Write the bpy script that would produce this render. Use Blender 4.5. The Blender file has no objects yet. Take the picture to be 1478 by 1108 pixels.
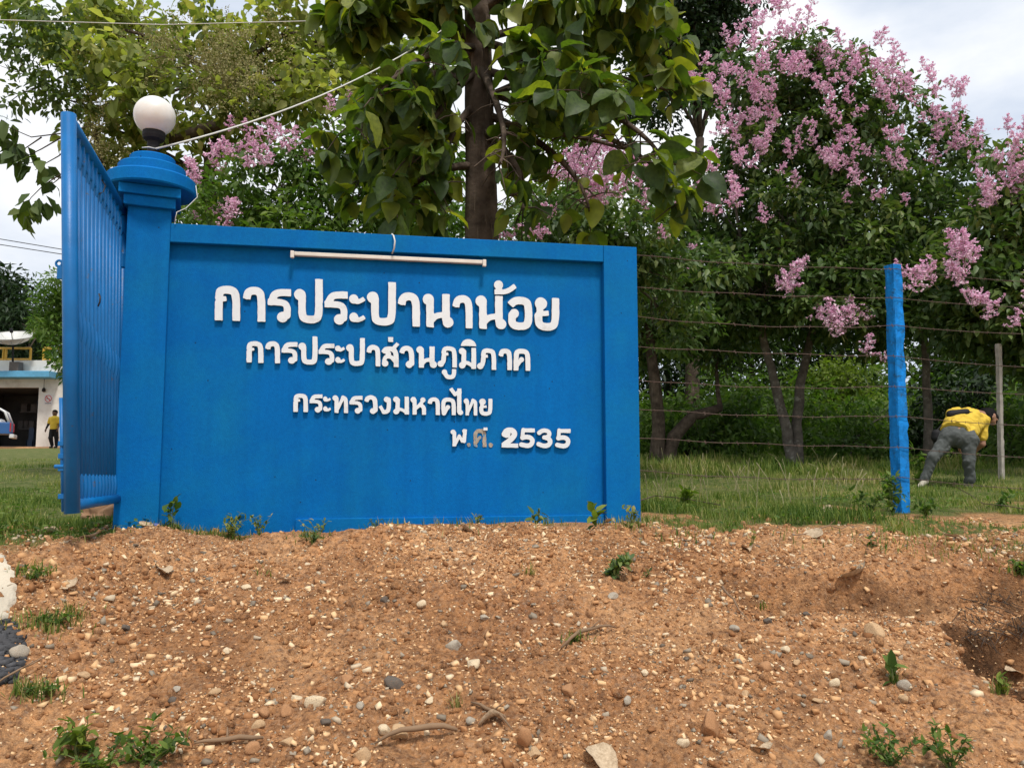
import bpy, math, random
import numpy as np
from mathutils import Vector, Matrix
random.seed(7); RNG = np.random.default_rng(11)
C = bpy.context.scene.collection
sc = bpy.context.scene
# ------------------------------------------------------------------ camera
FPX, CX, CY, PITCH, CZ = 1130.0, 739.0, 554.0, math.radians(5.36), 0.42
cam = bpy.data.cameras.new('camera'); cam.sensor_width = 36; cam.lens = FPX/1478*36
cam.clip_start = 0.05; cam.clip_end = 2000
co = bpy.data.objects.new('camera', cam); C.objects.link(co)
co.location = (0, 0, CZ); co.rotation_euler = (math.pi/2+PITCH, 0, 0)
sc.camera = co
# ------------------------------------------------------------------ sky, sun, exposure
SUN_EL, SUN_ROT = math.radians(62), math.radians(158)      # rotation is clockwise from +Y
w = bpy.data.worlds.new('World'); sc.world = w; w.use_nodes = True
nt = w.node_tree; nt.nodes.clear(); N = nt.nodes; L = nt.links
out = N.new('ShaderNodeOutputWorld'); mixs = N.new('ShaderNodeMixShader')
bg = N.new('ShaderNodeBackground'); bg.inputs[1].default_value = 0.15
sky = N.new('ShaderNodeTexSky'); sky.sky_type = 'NISHITA'; sky.sun_disc = False
sky.sun_elevation = SUN_EL; sky.sun_rotation = SUN_ROT
L.new(sky.outputs[0], bg.inputs[0])
bg2 = N.new('ShaderNodeBackground'); bg2.inputs[1].default_value = 1.0
tc = N.new('ShaderNodeTexCoord'); mp = N.new('ShaderNodeMapping'); mp.inputs['Scale'].default_value = (1, 1, 2.4)
mp.inputs['Location'].default_value = (3.1, 1.7, 0.4)
L.new(tc.outputs['Generated'], mp.inputs[0])
n1 = N.new('ShaderNodeTexNoise'); n1.inputs['Scale'].default_value = 2.1; n1.inputs['Detail'].default_value = 7; n1.inputs['Roughness'].default_value = .55
L.new(mp.outputs[0], n1.inputs[0])
r1 = N.new('ShaderNodeValToRGB'); e = r1.color_ramp.elements
e[0].position = .34; e[0].color = (.42, .50, .63, 1); e[1].position = .60; e[1].color = (.84, .85, .87, 1)
L.new(n1.outputs[0], r1.inputs[0]); L.new(r1.outputs[0], bg2.inputs[0])
n2 = N.new('ShaderNodeTexNoise'); n2.inputs['Scale'].default_value = 1.3; n2.inputs['Detail'].default_value = 6
L.new(mp.outputs[0], n2.inputs[0])
r2 = N.new('ShaderNodeValToRGB'); e = r2.color_ramp.elements
e[0].position = .30; e[0].color = (.35, .35, .35, 1); e[1].position = .44; e[1].color = (1, 1, 1, 1)
L.new(n2.outputs[0], r2.inputs[0])
L.new(r2.outputs[0], mixs.inputs[0]); L.new(bg.outputs[0], mixs.inputs[1]); L.new(bg2.outputs[0], mixs.inputs[2])
L.new(mixs.outputs[0], out.inputs[0])
sl = bpy.data.lights.new('sun', 'SUN'); sl.energy = 2.5; sl.angle = math.radians(9); sl.color = (1, .95, .88)
so = bpy.data.objects.new('sun', sl); C.objects.link(so)
sd = Vector((math.sin(SUN_ROT)*math.cos(SUN_EL), math.cos(SUN_ROT)*math.cos(SUN_EL), math.sin(SUN_EL)))
so.rotation_euler = sd.to_track_quat('Z', 'Y').to_euler(); so.location = (6, -6, 12)
sc.view_settings.view_transform = 'Standard'; sc.view_settings.look = 'None'
sc.view_settings.exposure = 0.38; sc.view_settings.gamma = 1; sc.view_settings.use_curve_mapping = False

# ------------------------------------------------------------------ pixel helpers (for placing on real planes)
cp, sp = math.cos(PITCH), math.sin(PITCH)
def ray(px, py):
    u = -(py-CY); return np.array([px-CX, FPX*cp-u*sp, FPX*sp+u*cp])
def P(px, py, Y):
    d = ray(px, py); return Vector((d[0]/d[1]*Y, Y, CZ+d[2]/d[1]*Y))
# ------------------------------------------------------------------ numpy noise
def _h(ix, iy, s):
    n = (ix.astype(np.int64)*374761393 + iy.astype(np.int64)*668265263 + s*1442695041) & 0x7fffffff
    n = ((n ^ (n >> 13))*1274126177) & 0x7fffffff
    return ((n ^ (n >> 16)) & 0xffff)/65535.0
def vn(x, y, s=0):
    x = np.asarray(x, float); y = np.asarray(y, float)
    ix = np.floor(x); iy = np.floor(y); fx = x-ix; fy = y-iy
    fx = fx*fx*(3-2*fx); fy = fy*fy*(3-2*fy)
    a = _h(ix, iy, s); b = _h(ix+1, iy, s); c = _h(ix, iy+1, s); d = _h(ix+1, iy+1, s)
    return (a+(b-a)*fx)*(1-fy)+(c+(d-c)*fx)*fy - .5
def fbm(x, y, s=0, o=4, g=.5):
    t = 0; a = 1
    for i in range(o):
        t = t+a*vn(x*2**i+i*17.3, y*2**i-i*9.1, s+i); a *= g
    return t
def sstep(a, b, x):
    t = np.clip((x-a)/(b-a), 0, 1); return t*t*(3-2*t)
# ------------------------------------------------------------------ terrain height
def crest(x):
    x = np.asarray(x, float)
    return 4.42 - 1.1*sstep(-1.55, -2.3, x) + .12*vn(x*1.3, x*0+3, 5) + .05*vn(x*5, x*0+1, 6)
def base_h(x, y):
    x = np.asarray(x, float); y = np.asarray(y, float)
    yard = np.interp(y, [0, 6, 10.5, 13, 20, 37, 60, 160, 600], [0, 0, .02, .2, .45, .93, 1.2, 2.5, 4])
    c = crest(x); d = np.maximum(c-y, 0)
    bank = -.29*np.maximum(d-.12, 0)-.29*.12*np.clip(d/.12, 0, 1)**2*.5
    bank = np.maximum(bank, -1.12)
    return yard+bank
def gh(x, y, fine=True):
    x = np.asarray(x, float); y = np.asarray(y, float)
    z = base_h(x, y); c = crest(x)
    dirt = sstep(5.3, 4.5, y)
    z = z-.015*dirt-.055*sstep(.75, 1.5, x)*sstep(5.6, 4.9, y)*sstep(3.2, 3.9, y)
    z = z+.05*fbm(x*.9, y*.9, 3, 3)*(1+.6*dirt)
    z = z+dirt*(.085*fbm(x*3, y*3, 8, 3)+.018*np.abs(fbm(x*7, y*7, 18, 2)))
    # erosion scarp on the right of the bank, and a gully at its far right
    s1 = c-.40-.10*vn(x*2.4, x*0, 21)-.05*np.maximum(x-1.6, 0)
    m = sstep(.75, 1.3, x)*sstep(3.4, 2.5, x)
    z = z-m*(.12+.06*vn(x*6, y*6, 4))*sstep(.03, -.035, y-s1-.05*vn(x*9, x*0, 24))*sstep(-.55, -.12, y-s1)*1.3
    gx = 1.78+.10*np.abs(y-3.2)+.10*vn(y*5, y*0, 31)+.05*vn(y*14, y*0, 33); gy = 3.52+.08*vn(x*6, x*0, 35)+.03*vn(x*17, x*0, 36)
    z = z-(.27+.05*vn(x*9, y*9, 37))*sstep(gx, gx+.14, x)*sstep(gy+.02, gy-.05, y)*sstep(2.5, 3.0, y)
    z = z-.03*sstep(0.0, .06, .10-np.hypot((x-.33)/1.5, y-2.92))-.02*np.exp(-((x-.1)**2+(y-2.95)**2)/.01)
    if fine:
        z = z+dirt*(.020*fbm(x*11, y*11, 12, 3)+.016*np.abs(vn(x*32, y*32, 40))+.012*vn(x*60, y*60, 41))
        z = z+(1-dirt)*.02*fbm(x*5, y*5, 13, 2)
    return z
def ground_hit(px, py, lift=0.0):
    d = ray(px, py); d = d/d[1]
    Y = np.geomspace(1.6, 60, 420); i = np.argmax(CZ+d[2]*Y < gh(d[0]*Y, Y, False)+lift+.012)
    if i == 0: Yv = 60.0
    else:
        Y = np.linspace(Y[max(i-2, 0)], Y[min(i+2, 419)], 60); i = np.argmax(CZ+d[2]*Y < gh(d[0]*Y, Y)+lift); Yv = float(Y[i if i else 59])
    return Vector((d[0]*Yv, Yv, float(gh(d[0]*Yv, Yv))))
def grd(x, y): return float(gh(x, y))
# ------------------------------------------------------------------ mesh helpers
def mesh_np(name, V, faces, mat=None, attr=None, smooth=False):
    """faces: (n,k) int array or list of those"""
    if not isinstance(faces, list): faces = [faces]
    me = bpy.data.meshes.new(name); V = np.asarray(V, np.float32)
    me.vertices.add(len(V)); me.vertices.foreach_set('co', V.ravel())
    li = np.concatenate([f.ravel() for f in faces]).astype(np.int32)
    cnt = np.concatenate([np.full(len(f), f.shape[1]) for f in faces]).astype(np.int32)
    st = np.concatenate([[0], np.cumsum(cnt)[:-1]]).astype(np.int32)
    me.loops.add(len(li)); me.loops.foreach_set('vertex_index', li)
    me.polygons.add(len(cnt)); me.polygons.foreach_set('loop_start', st); me.polygons.foreach_set('loop_total', cnt)
    if attr is not None:
        for k, (dom, arr) in attr.items():
            a = me.attributes.new(k, 'FLOAT', dom); a.data.foreach_set('value', np.asarray(arr, np.float32).ravel())
    if smooth: me.polygons.foreach_set('use_smooth', np.ones(len(cnt), bool))
    if mat is not None: me.materials.append(mat)
    me.update(calc_edges=True); me.validate()
    return me
class MB:
    def __init__(s): s.v = []; s.f = []
    def add(s, V, F):
        o = len(s.v); s.v += [tuple(p) for p in V]; s.f += [tuple(i+o for i in f) for f in F]; return s
    def box(s, lo, hi, M=None, bev=0):
        x0, y0, z0 = lo; x1, y1, z1 = hi
        V = [Vector(p) for p in ((x0,y0,z0),(x1,y0,z0),(x1,y1,z0),(x0,y1,z0),(x0,y0,z1),(x1,y0,z1),(x1,y1,z1),(x0,y1,z1))]
        if M is not None: V = [M@p for p in V]
        return s.add(V, [(3,2,1,0),(4,5,6,7),(0,1,5,4),(1,2,6,5),(2,3,7,6),(3,0,4,7)])
    def tube(s, pts, r, n=8, caps=True):
        pts = [Vector(p) for p in pts]; m = len(pts)
        if not hasattr(r, '__len__'): r = [r]*m
        up = Vector((0, 0, 1)); V = []; prev = None
        for i, p in enumerate(pts):
            t = (pts[min(i+1, m-1)]-pts[max(i-1, 0)])
            if t.length < 1e-9: t = Vector((0, 0, 1))
            t.normalize()
            a = prev if prev is not None else (Vector((1, 0, 0)) if abs(t.z) > .9 else up)
            a = (a-t*a.dot(t)); a = a.normalized() if a.length > 1e-6 else t.orthogonal().normalized(); prev = a
            b = t.cross(a)
            for k in range(n):
                g = 2*math.pi*k/n; V.append(p+(a*math.cos(g)+b*math.sin(g))*r[i])
        F = [(i*n+k, i*n+(k+1) % n, (i+1)*n+(k+1) % n, (i+1)*n+k) for i in range(m-1) for k in range(n)]
        if caps: F += [tuple(range(n))[::-1], tuple((m-1)*n+k for k in range(n))]
        return s.add(V, F)
    def lathe(s, prof, n=32, M=None):
        V = []; m = len(prof)
        for r, z in prof:
            for k in range(n):
                g = 2*math.pi*k/n; p = Vector((r*math.cos(g), r*math.sin(g), z)); V.append(M@p if M is not None else p)
        F = [(i*n+k, i*n+(k+1) % n, (i+1)*n+(k+1) % n, (i+1)*n+k) for i in range(m-1) for k in range(n)]
        F += [tuple(range(n))[::-1], tuple((m-1)*n+k for k in range(n))]
        return s.add(V, F)
    def mesh(s, name, mat, smooth=False, bevel=0):
        me = bpy.data.meshes.new(name); me.from_pydata(s.v, [], s.f)
        if mat is not None: me.materials.append(mat)
        if smooth: me.polygons.foreach_set('use_smooth', [True]*len(s.f))
        me.update(); return me
def link(name, me, parent=None, bevel=0, autos=False, **kw):
    o = bpy.data.objects.new(name, me); C.objects.link(o)
    if parent is not None:
        o.parent = parent
        bpy_inv(o, parent)
    if bevel:
        b = o.modifiers.new('bevel', 'BEVEL'); b.width = bevel; b.segments = 2; b.limit_method = 'ANGLE'
    for k, v in kw.items(): o[k] = v
    return o
def bpy_inv(o, parent):           # meshes are written in world coordinates; parents only translate
    l = Vector((0, 0, 0)); q = parent
    while q is not None: l += q.location; q = q.parent
    o.location = -l
def empty(name, loc, label, cat, group=None):
    o = bpy.data.objects.new(name, None); C.objects.link(o); o.location = loc; o.empty_display_size = .1
    o['label'] = label; o['category'] = cat
    if group: o['group'] = group
    return o
# scatter template geometry
def scatter(T, F, pos, A, B, Nn, sc_):
    n = len(pos); k = len(T)
    V = pos[:, None, :]+sc_[:, None, None]*(T[None, :, 0:1]*A[:, None, :]+T[None, :, 1:2]*B[:, None, :]+T[None, :, 2:3]*Nn[:, None, :])
    off = (np.arange(n)*k)[:, None, None]
    return V.reshape(-1, 3), (F[None]+off).reshape(-1, F.shape[1])
def nrmz(a): return a/np.maximum(np.linalg.norm(a, axis=-1, keepdims=True), 1e-9)
# ------------------------------------------------------------------ materials
def newmat(name):
    m = bpy.data.materials.new(name); m.use_nodes = True; nt = m.node_tree
    return m, nt, nt.nodes['Principled BSDF'], nt.nodes, nt.links
def pmat(name, col, rough=.6, var=.12, vscale=6, bump=0.0, bscale=60, metal=0, dirt=None, dscale=3, dpos=(.55, .7), spec=.5, col2=None, coat=0, streak=None):
    m, nt, b, N, L = newmat(name)
    tc = N.new('ShaderNodeTexCoord')
    n = N.new('ShaderNodeTexNoise'); n.inputs['Scale'].default_value = vscale; n.inputs['Detail'].default_value = 6
    L.new(tc.outputs['Object'], n.inputs[0])
    r = N.new('ShaderNodeValToRGB'); e = r.color_ramp.elements
    c2 = col2 or tuple(min(1, c*(1+var)) for c in col)
    e[0].position = .3; e[1].position = .7
    e[0].color = (*[c*(1-var) for c in col], 1); e[1].color = (*c2, 1)
    L.new(n.outputs[0], r.inputs[0]); last = r.outputs[0]
    if dirt:
        n3 = N.new('ShaderNodeTexNoise'); n3.inputs['Scale'].default_value = dscale; n3.inputs['Detail'].default_value = 8; n3.inputs['Roughness'].default_value = .65
        if streak:
            mpn = N.new('ShaderNodeMapping'); mpn.inputs['Scale'].default_value = streak
            L.new(tc.outputs['Object'], mpn.inputs[0]); L.new(mpn.outputs[0], n3.inputs[0])
        else: L.new(tc.outputs['Object'], n3.inputs[0])
        r3 = N.new('ShaderNodeValToRGB'); r3.color_ramp.elements[0].position = dpos[0]; r3.color_ramp.elements[1].position = dpos[1]
        L.new(n3.outputs[0], r3.inputs[0])
        mx = N.new('ShaderNodeMix'); mx.data_type = 'RGBA'; L.new(r3.outputs[0], mx.inputs[0]); L.new(last, mx.inputs[6])
        mx.inputs[7].default_value = (*dirt, 1); last = mx.outputs[2]
    L.new(last, b.inputs['Base Color'])
    b.inputs['Roughness'].default_value = rough; b.inputs['Metallic'].default_value = metal
    b.inputs['Specular IOR Level'].default_value = spec
    if bump:
        n4 = N.new('ShaderNodeTexNoise'); n4.inputs['Scale'].default_value = bscale; n4.inputs['Detail'].default_value = 5
        L.new(tc.outputs['Object'], n4.inputs[0]); bp = N.new('ShaderNodeBump'); bp.inputs['Strength'].default_value = bump; bp.inputs['Distance'].default_value = .01
        L.new(n4.outputs[0], bp.inputs['Height']); L.new(bp.outputs[0], b.inputs['Normal'])
    return m
def rampmat(name, cols, rough=.8, spec=.3, trans=None, tw=.35, gloss=.04):
    """colour by the per-face attribute 'rnd'; trans adds a translucent lobe (leaves, petals)"""
    m, nt, b, N, L = newmat(name)
    a = N.new('ShaderNodeAttribute'); a.attribute_name = 'rnd'
    r = N.new('ShaderNodeValToRGB'); els = r.color_ramp.elements
    while len(els) < len(cols): els.new(.5)
    for i, c in enumerate(cols): els[i].position = i/(len(cols)-1); els[i].color = (*c, 1)
    L.new(a.outputs['Fac'], r.inputs[0])
    b.inputs['Roughness'].default_value = rough; b.inputs['Specular IOR Level'].default_value = spec
    L.new(r.outputs[0], b.inputs['Base Color'])
    if trans is not None:
        t = N.new('ShaderNodeBsdfTranslucent'); mc = N.new('ShaderNodeMix'); mc.data_type = 'RGBA'; mc.blend_type = 'MULTIPLY'; mc.inputs[0].default_value = 1
        L.new(r.outputs[0], mc.inputs[6]); mc.inputs[7].default_value = (*trans, 1); L.new(mc.outputs[2], t.inputs[0])
        mx = N.new('ShaderNodeMixShader'); mx.inputs[0].default_value = tw
        L.new(b.outputs[0], mx.inputs[1]); L.new(t.outputs[0], mx.inputs[2]); L.new(mx.outputs[0], N['Material Output'].inputs[0])
    return m
BLUE = (.000, .125, .395)
M = {}
M['blue_wall'] = pmat('blue_wall_paint', BLUE, .75, .08, 2.5, .25, 220, dirt=(.004, .165, .35), dscale=1.6, dpos=(.45, .8), spec=.10)
# fine speckle, faded blotches and small chips on the wall paint
_m = M['blue_wall']; _n = _m.node_tree.nodes; _l = _m.node_tree.links; _b = _n['Principled BSDF']; _src = _b.inputs['Base Color'].links[0].from_socket
_t = _n.new('ShaderNodeTexCoord'); _a = _n.new('ShaderNodeTexNoise'); _a.inputs['Scale'].default_value = 55; _a.inputs['Detail'].default_value = 4; _l.new(_t.outputs['Object'], _a.inputs[0])
_r = _n.new('ShaderNodeValToRGB'); _r.color_ramp.elements[0].position = .33; _r.color_ramp.elements[0].color = (.90, .92, .94, 1); _r.color_ramp.elements[1].position = .68; _r.color_ramp.elements[1].color = (1.08, 1.06, 1.05, 1); _l.new(_a.outputs[0], _r.inputs[0])
_x = _n.new('ShaderNodeMix'); _x.data_type = 'RGBA'; _x.blend_type = 'MULTIPLY'; _x.inputs[0].default_value = 1; _l.new(_src, _x.inputs[6]); _l.new(_r.outputs[0], _x.inputs[7])
_mp = _n.new('ShaderNodeMapping'); _mp.inputs['Scale'].default_value = (7, 7, .45); _l.new(_t.outputs['Object'], _mp.inputs[0])
_sn = _n.new('ShaderNodeTexNoise'); _sn.inputs['Scale'].default_value = 1.6; _sn.inputs['Detail'].default_value = 7; _sn.inputs['Roughness'].default_value = .6; _l.new(_mp.outputs[0], _sn.inputs[0])
_sr = _n.new('ShaderNodeValToRGB'); _sr.color_ramp.elements[0].position = .36; _sr.color_ramp.elements[0].color = (.93, .94, .95, 1); _sr.color_ramp.elements[1].position = .62; _sr.color_ramp.elements[1].color = (1.04, 1.04, 1.03, 1); _l.new(_sn.outputs[0], _sr.inputs[0])
_x2 = _n.new('ShaderNodeMix'); _x2.data_type = 'RGBA'; _x2.blend_type = 'MULTIPLY'; _x2.inputs[0].default_value = 1; _l.new(_x.outputs[2], _x2.inputs[6]); _l.new(_sr.outputs[0], _x2.inputs[7]); _x = _x2
_v = _n.new('ShaderNodeTexVoronoi'); _v.inputs['Scale'].default_value = 9; _v.inputs['Randomness'].default_value = 1; _l.new(_t.outputs['Object'], _v.inputs[0])
_s = _n.new('ShaderNodeValToRGB'); _s.color_ramp.elements[0].position = .035; _s.color_ramp.elements[0].color = (1, 1, 1, 1); _s.color_ramp.elements[1].position = .05; _s.color_ramp.elements[1].color = (0, 0, 0, 1); _l.new(_v.outputs['Distance'], _s.inputs[0])
_y = _n.new('ShaderNodeMix'); _y.data_type = 'RGBA'; _l.new(_s.outputs[0], _y.inputs[0]); _l.new(_x.outputs[2], _y.inputs[6]); _y.inputs[7].default_value = (.006, .05, .13, 1)
_l.new(_y.outputs[2], _b.inputs['Base Color'])
M['blue_gate'] = pmat('blue_gate_paint', (.001, .125, .36), .42, .12, 9, .1, 120, dirt=(.08, .08, .08), dscale=22, dpos=(.64, .70), spec=.35)
M['blue_post'] = pmat('blue_post_paint', (.006, .19, .56), .85, .25, 14, .5, 60, dirt=(.02, .10, .22), dscale=18, dpos=(.55, .66), spec=.2)
M['white'] = pmat('letter_white', (.70, .745, .76), .6, .03, 20, 0, dirt=(.50, .50, .47), dscale=9, dpos=(.56, .8))
M['letter_side'] = pmat('letter_edge', (.12, .13, .15), .8, .1)
M['residue'] = pmat('letter_residue', (.36, .31, .24), .9, .25, 60, .3, 90, dirt=(.12, .25, .38), dscale=40, dpos=(.55, .62))
M['fixture'] = pmat('fixture_enamel', (.66, .62, .54), .45, .08, 12, 0, dirt=(.25, .15, .07), dscale=15, dpos=(.66, .75))
M['black'] = pmat('black_plastic', (.012, .012, .013), .7, .1, spec=.25)
M['globe'] = pmat('globe_glass', (.74, .73, .69), .35, .05, 7, 0, dirt=(.64, .59, .50), dscale=5, dpos=(.45, .8), spec=.5)
M['cable'] = pmat('white_cable', (.6, .6, .56), .5, .1)
M['wire'] = pmat('rusty_wire', (.10, .065, .05), .7, .3, 30, metal=.3)
M['darkwire'] = pmat('dark_wire', (.02, .02, .02), .6, .1)
M['bark_dark'] = pmat('bark_teak', (.085, .065, .05), .95, .45, 9, 1.0, 26, dirt=(.20, .16, .12), dscale=5, dpos=(.58, .72), spec=.1, streak=(6, 6, .5))
M['bark_grey'] = pmat('bark_grey', (.12, .105, .09), .95, .35, 9, .8, 24, dirt=(.25, .24, .21), dscale=8, dpos=(.55, .66), spec=.1)
M['concrete'] = pmat('slab_concrete', (.50, .44, .34), .9, .12, 6, .5, 80, dirt=(.30, .22, .14), dscale=5, dpos=(.58, .75))
M['pale_post'] = pmat('pale_post', (.32, .29, .25), .9, .2, 10, .4, 40)
def hexc(r, g, b): return tuple(((v/255+.055)/1.055)**2.4 if v > 10 else v/255/12.92 for v in (r, g, b))

# ------------------------------------------------------------------ ground sheet
def axis(fine0, fine1, step, lo, hi, grow=1.13):
    a = list(np.arange(fine0, fine1, step)); s = step; v = a[-1]
    while v < hi: s *= grow; v += s; a.append(v)
    s = step; v = a[0]; b = []
    while v > lo: s *= grow; v -= s; b.append(v)
    return np.array(b[::-1]+a)
xs = axis(-3.1, 3.3, .0125, -500, 500, 1.12); ys = axis(2.05, 5.0, .0115, -60, 700, 1.1)
XX, YY = np.meshgrid(xs, ys); ZZ = gh(XX, YY)
nx, ny = len(xs), len(ys); idx = np.arange(nx*ny).reshape(ny, nx)
FQ = np.stack([idx[:-1, :-1], idx[:-1, 1:], idx[1:, 1:], idx[1:, :-1]], -1).reshape(-1, 4)
def grassy(x, y):
    c = crest(x)
    g = sstep(-.10, .55, (y-c)-.30+.32*sstep(.8, 1.6, x)+.9*fbm(x*1.5, y*1.5, 50, 3))
    g = g*np.where(y < 8, 1-.85*sstep(.14, .24, fbm(x*1.1, y*1.6, 55, 3))*sstep(-.5, .5, x), 1)
    g = g*(1-sstep(32, 34.5, y))
    # in front of the sign wall the earth is bare right up to its foot
    g = g*(1-sstep(-2.15, -1.9, x)*sstep(1.2, .75, x)*sstep(5.3, 5.1, y))
    return g
GR = grassy(XX, YY)
# soil coloured darker brown in the washed-out hollow and along the scarp
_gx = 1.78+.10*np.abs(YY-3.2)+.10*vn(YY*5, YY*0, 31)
DARK_SOIL = sstep(_gx-.02, _gx+.10, XX)*sstep(3.62, 3.52, YY)*sstep(3.0, 3.3, YY+.3*vn(XX*5, YY*5, 38))*sstep(-.25, .12, fbm(XX*9, YY*9, 39, 3)+.12)
DARK_SOIL = np.maximum(DARK_SOIL, .6*sstep(.9, 1.3, XX)*sstep(.07, .02, np.abs(YY-(crest(XX)-.45-.05*np.maximum(XX-1.6, 0)-.10*vn(XX*2.4, XX*0, 21))))*sstep(-.05, .15, fbm(XX*7, YY*7, 44, 3))*(YY < 5))
m, nt, b, N, L = newmat('earth')
tc = N.new('ShaderNodeTexCoord')
def noise(scale, det=6, rough=.6):
    n = N.new('ShaderNodeTexNoise'); n.inputs['Scale'].default_value = scale; n.inputs['Detail'].default_value = det; n.inputs['Roughness'].default_value = rough
    L.new(tc.outputs['Object'], n.inputs[0]); return n
def ramp(src, stops):
    r = N.new('ShaderNodeValToRGB'); e = r.color_ramp.elements
    while len(e) < len(stops): e.new(.5)
    for i, (p, c) in enumerate(stops): e[i].position = p; e[i].color = (*c, 1)
    L.new(src, r.inputs[0]); return r
def mixc(f, a, b_, mode='MIX'):
    x = N.new('ShaderNodeMix'); x.data_type = 'RGBA'; x.blend_type = mode
    if isinstance(f, (int, float)): x.inputs[0].default_value = f
    else: L.new(f, x.inputs[0])
    L.new(a, x.inputs[6]); L.new(b_, x.inputs[7]); return x
d1 = ramp(noise(1.6).outputs[0], [(.3, (.46, .205, .075)), (.52, (.64, .325, .135)), (.72, (.78, .455, .22))])
d1b = ramp(noise(5.5, 5, .65).outputs[0], [(.33, (.70, .64, .60)), (.5, (1, 1, 1)), (.68, (1.16, 1.14, 1.10))]); d1 = mixc(1.0, d1.outputs[0], d1b.outputs[0], 'MULTIPLY')
d2 = ramp(noise(38, 5, .7).outputs[0], [(.36, (.30, .25, .22)), (.5, (.95, .95, .95)), (.64, (1.4, 1.35, 1.25))])
dm = mixc(1.0, d1.outputs[2], d2.outputs[0], 'MULTIPLY')
vo = N.new('ShaderNodeTexVoronoi'); vo.inputs['Scale'].default_value = 95; L.new(tc.outputs['Object'], vo.inputs[0])
vr = ramp(vo.outputs['Color'], [(.0, (.16, .10, .07)), (.35, (.34, .19, .11)), (.7, (.5, .32, .20)), (1, (.62, .50, .38))])
dm2 = mixc(.38, dm.outputs[2], vr.outputs[0])
# the crest is drier and paler, with darker patches lower down
dry = ramp(noise(.9, 4).outputs[0], [(.35, (.80, .76, .72)), (.6, (1.12, 1.10, 1.08))]); dm2 = mixc(1.0, dm2.outputs[2], dry.outputs[0], 'MULTIPLY')
g1 = ramp(noise(7).outputs[0], [(.35, (.07, .10, .022)), (.55, (.14, .16, .05)), (.72, (.27, .20, .10))])
da = N.new('ShaderNodeAttribute'); da.attribute_name = 'dark_soil'
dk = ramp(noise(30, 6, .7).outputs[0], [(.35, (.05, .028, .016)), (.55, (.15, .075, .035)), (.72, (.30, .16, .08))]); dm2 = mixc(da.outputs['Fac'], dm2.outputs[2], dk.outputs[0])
at = N.new('ShaderNodeAttribute'); at.attribute_name = 'grass'
fin = mixc(at.outputs['Fac'], dm2.outputs[2], g1.outputs[0])
L.new(fin.outputs[2], b.inputs['Base Color']); b.inputs['Roughness'].default_value = .95; b.inputs['Specular IOR Level'].default_value = .15
bp = N.new('ShaderNodeBump'); bp.inputs['Strength'].default_value = 1.0; bp.inputs['Distance'].default_value = .03
L.new(noise(70, 6, .7).outputs[0], bp.inputs['Height']); L.new(bp.outputs[0], b.inputs['Normal'])
M['earth'] = m
link('ground', mesh_np('ground', np.stack([XX, YY, ZZ], -1).reshape(-1, 3), FQ, m, {'grass': ('POINT', GR), 'dark_soil': ('POINT', DARK_SOIL)}, True), kind='structure')
# ------------------------------------------------------------------ sign wall
TH = math.radians(10); WD = Vector((math.cos(TH), math.sin(TH), 0)); WN = Vector((math.sin(TH), -math.cos(TH), 0))
W0 = P(560, 554, 4.85); W0.z = 0
def W(px, py, off=0.0):            # point where the sight line meets the wall plane (offset towards the road)
    d = Vector(ray(px, py)); c = Vector((0, 0, CZ)); o = W0+WN*off
    t = (o-c).dot(WN)/d.dot(WN); return c+d*t
def uz(p): return ((p-W0).dot(WD), p.z)
def wp(u, z, off): return W0+WD*u+WN*off+Vector((0, 0, z))
uL = uz(W(240, 600))[0]; uR = uz(W(922, 560))[0]; uC = uz(W(873, 560))[0]
zTL = uz(W(243, 322))[1]; zTR = uz(W(922, 357))[1]; zIL = uz(W(243, 349))[1]; zIR = uz(W(871, 378))[1]
uP0 = uz(W(181, 560))[0]; uP1 = uL
def ztop(u): return zTL+(zTR-zTL)*(u-uL)/(uR-uL)
def zin(u): return zIL+(zIR-zIL)*(u-uL)/(uC-uL)
sign = empty('sign_wall', wp((uL+uR)/2, 0, 0), 'blue rendered concrete sign wall with raised white Thai lettering and a capped gate pillar', 'sign wall')
BOT = -.35; REC = -.055
def slab(mb, pts, off0, off1):     # pts (u,z) counter-clockwise; off0 front
    n = len(pts); V = [wp(u, z, off0) for u, z in pts]+[wp(u, z, off1) for u, z in pts]
    F = [tuple(range(n)), tuple(range(2*n-1, n-1, -1))]+[(i, i+n, (i+1) % n+n, (i+1) % n) for i in range(n)]
    return mb.add(V, F)
mb = MB(); slab(mb, [(uL-.12, BOT), (uC+.03, BOT), (uC+.03, zin(uC)+.03), (uL-.12, zin(uL)+.03)], REC, -.16)
link('panel', mb.mesh('panel', M['blue_wall']), sign)
mb = MB(); slab(mb, [(uL-.02, zin(uL-.02)), (uC, zin(uC)), (uC, ztop(uC)), (uL-.02, ztop(uL-.02))], 0, -.20)
link('top_beam', mb.mesh('top_beam', M['blue_wall']), sign, bevel=.004)
mb = MB(); slab(mb, [(uC+.001, BOT), (uR, BOT), (uR, ztop(uR)), (uC+.001, ztop(uC))], .003, -.203)
link('end_column', mb.mesh('end_column', M['blue_wall']), sign, bevel=.005)
# low plinth that shows at the foot of the panel
zP = uz(W(600, 747))[1]
mb = MB(); slab(mb, [(uL+.75, BOT), (uC, BOT), (uC, zP), (uL+.75, zP)], REC+.016, REC-.01)
link('plinth', mb.mesh('plinth', M['blue_wall']), sign, bevel=.004)
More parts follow.
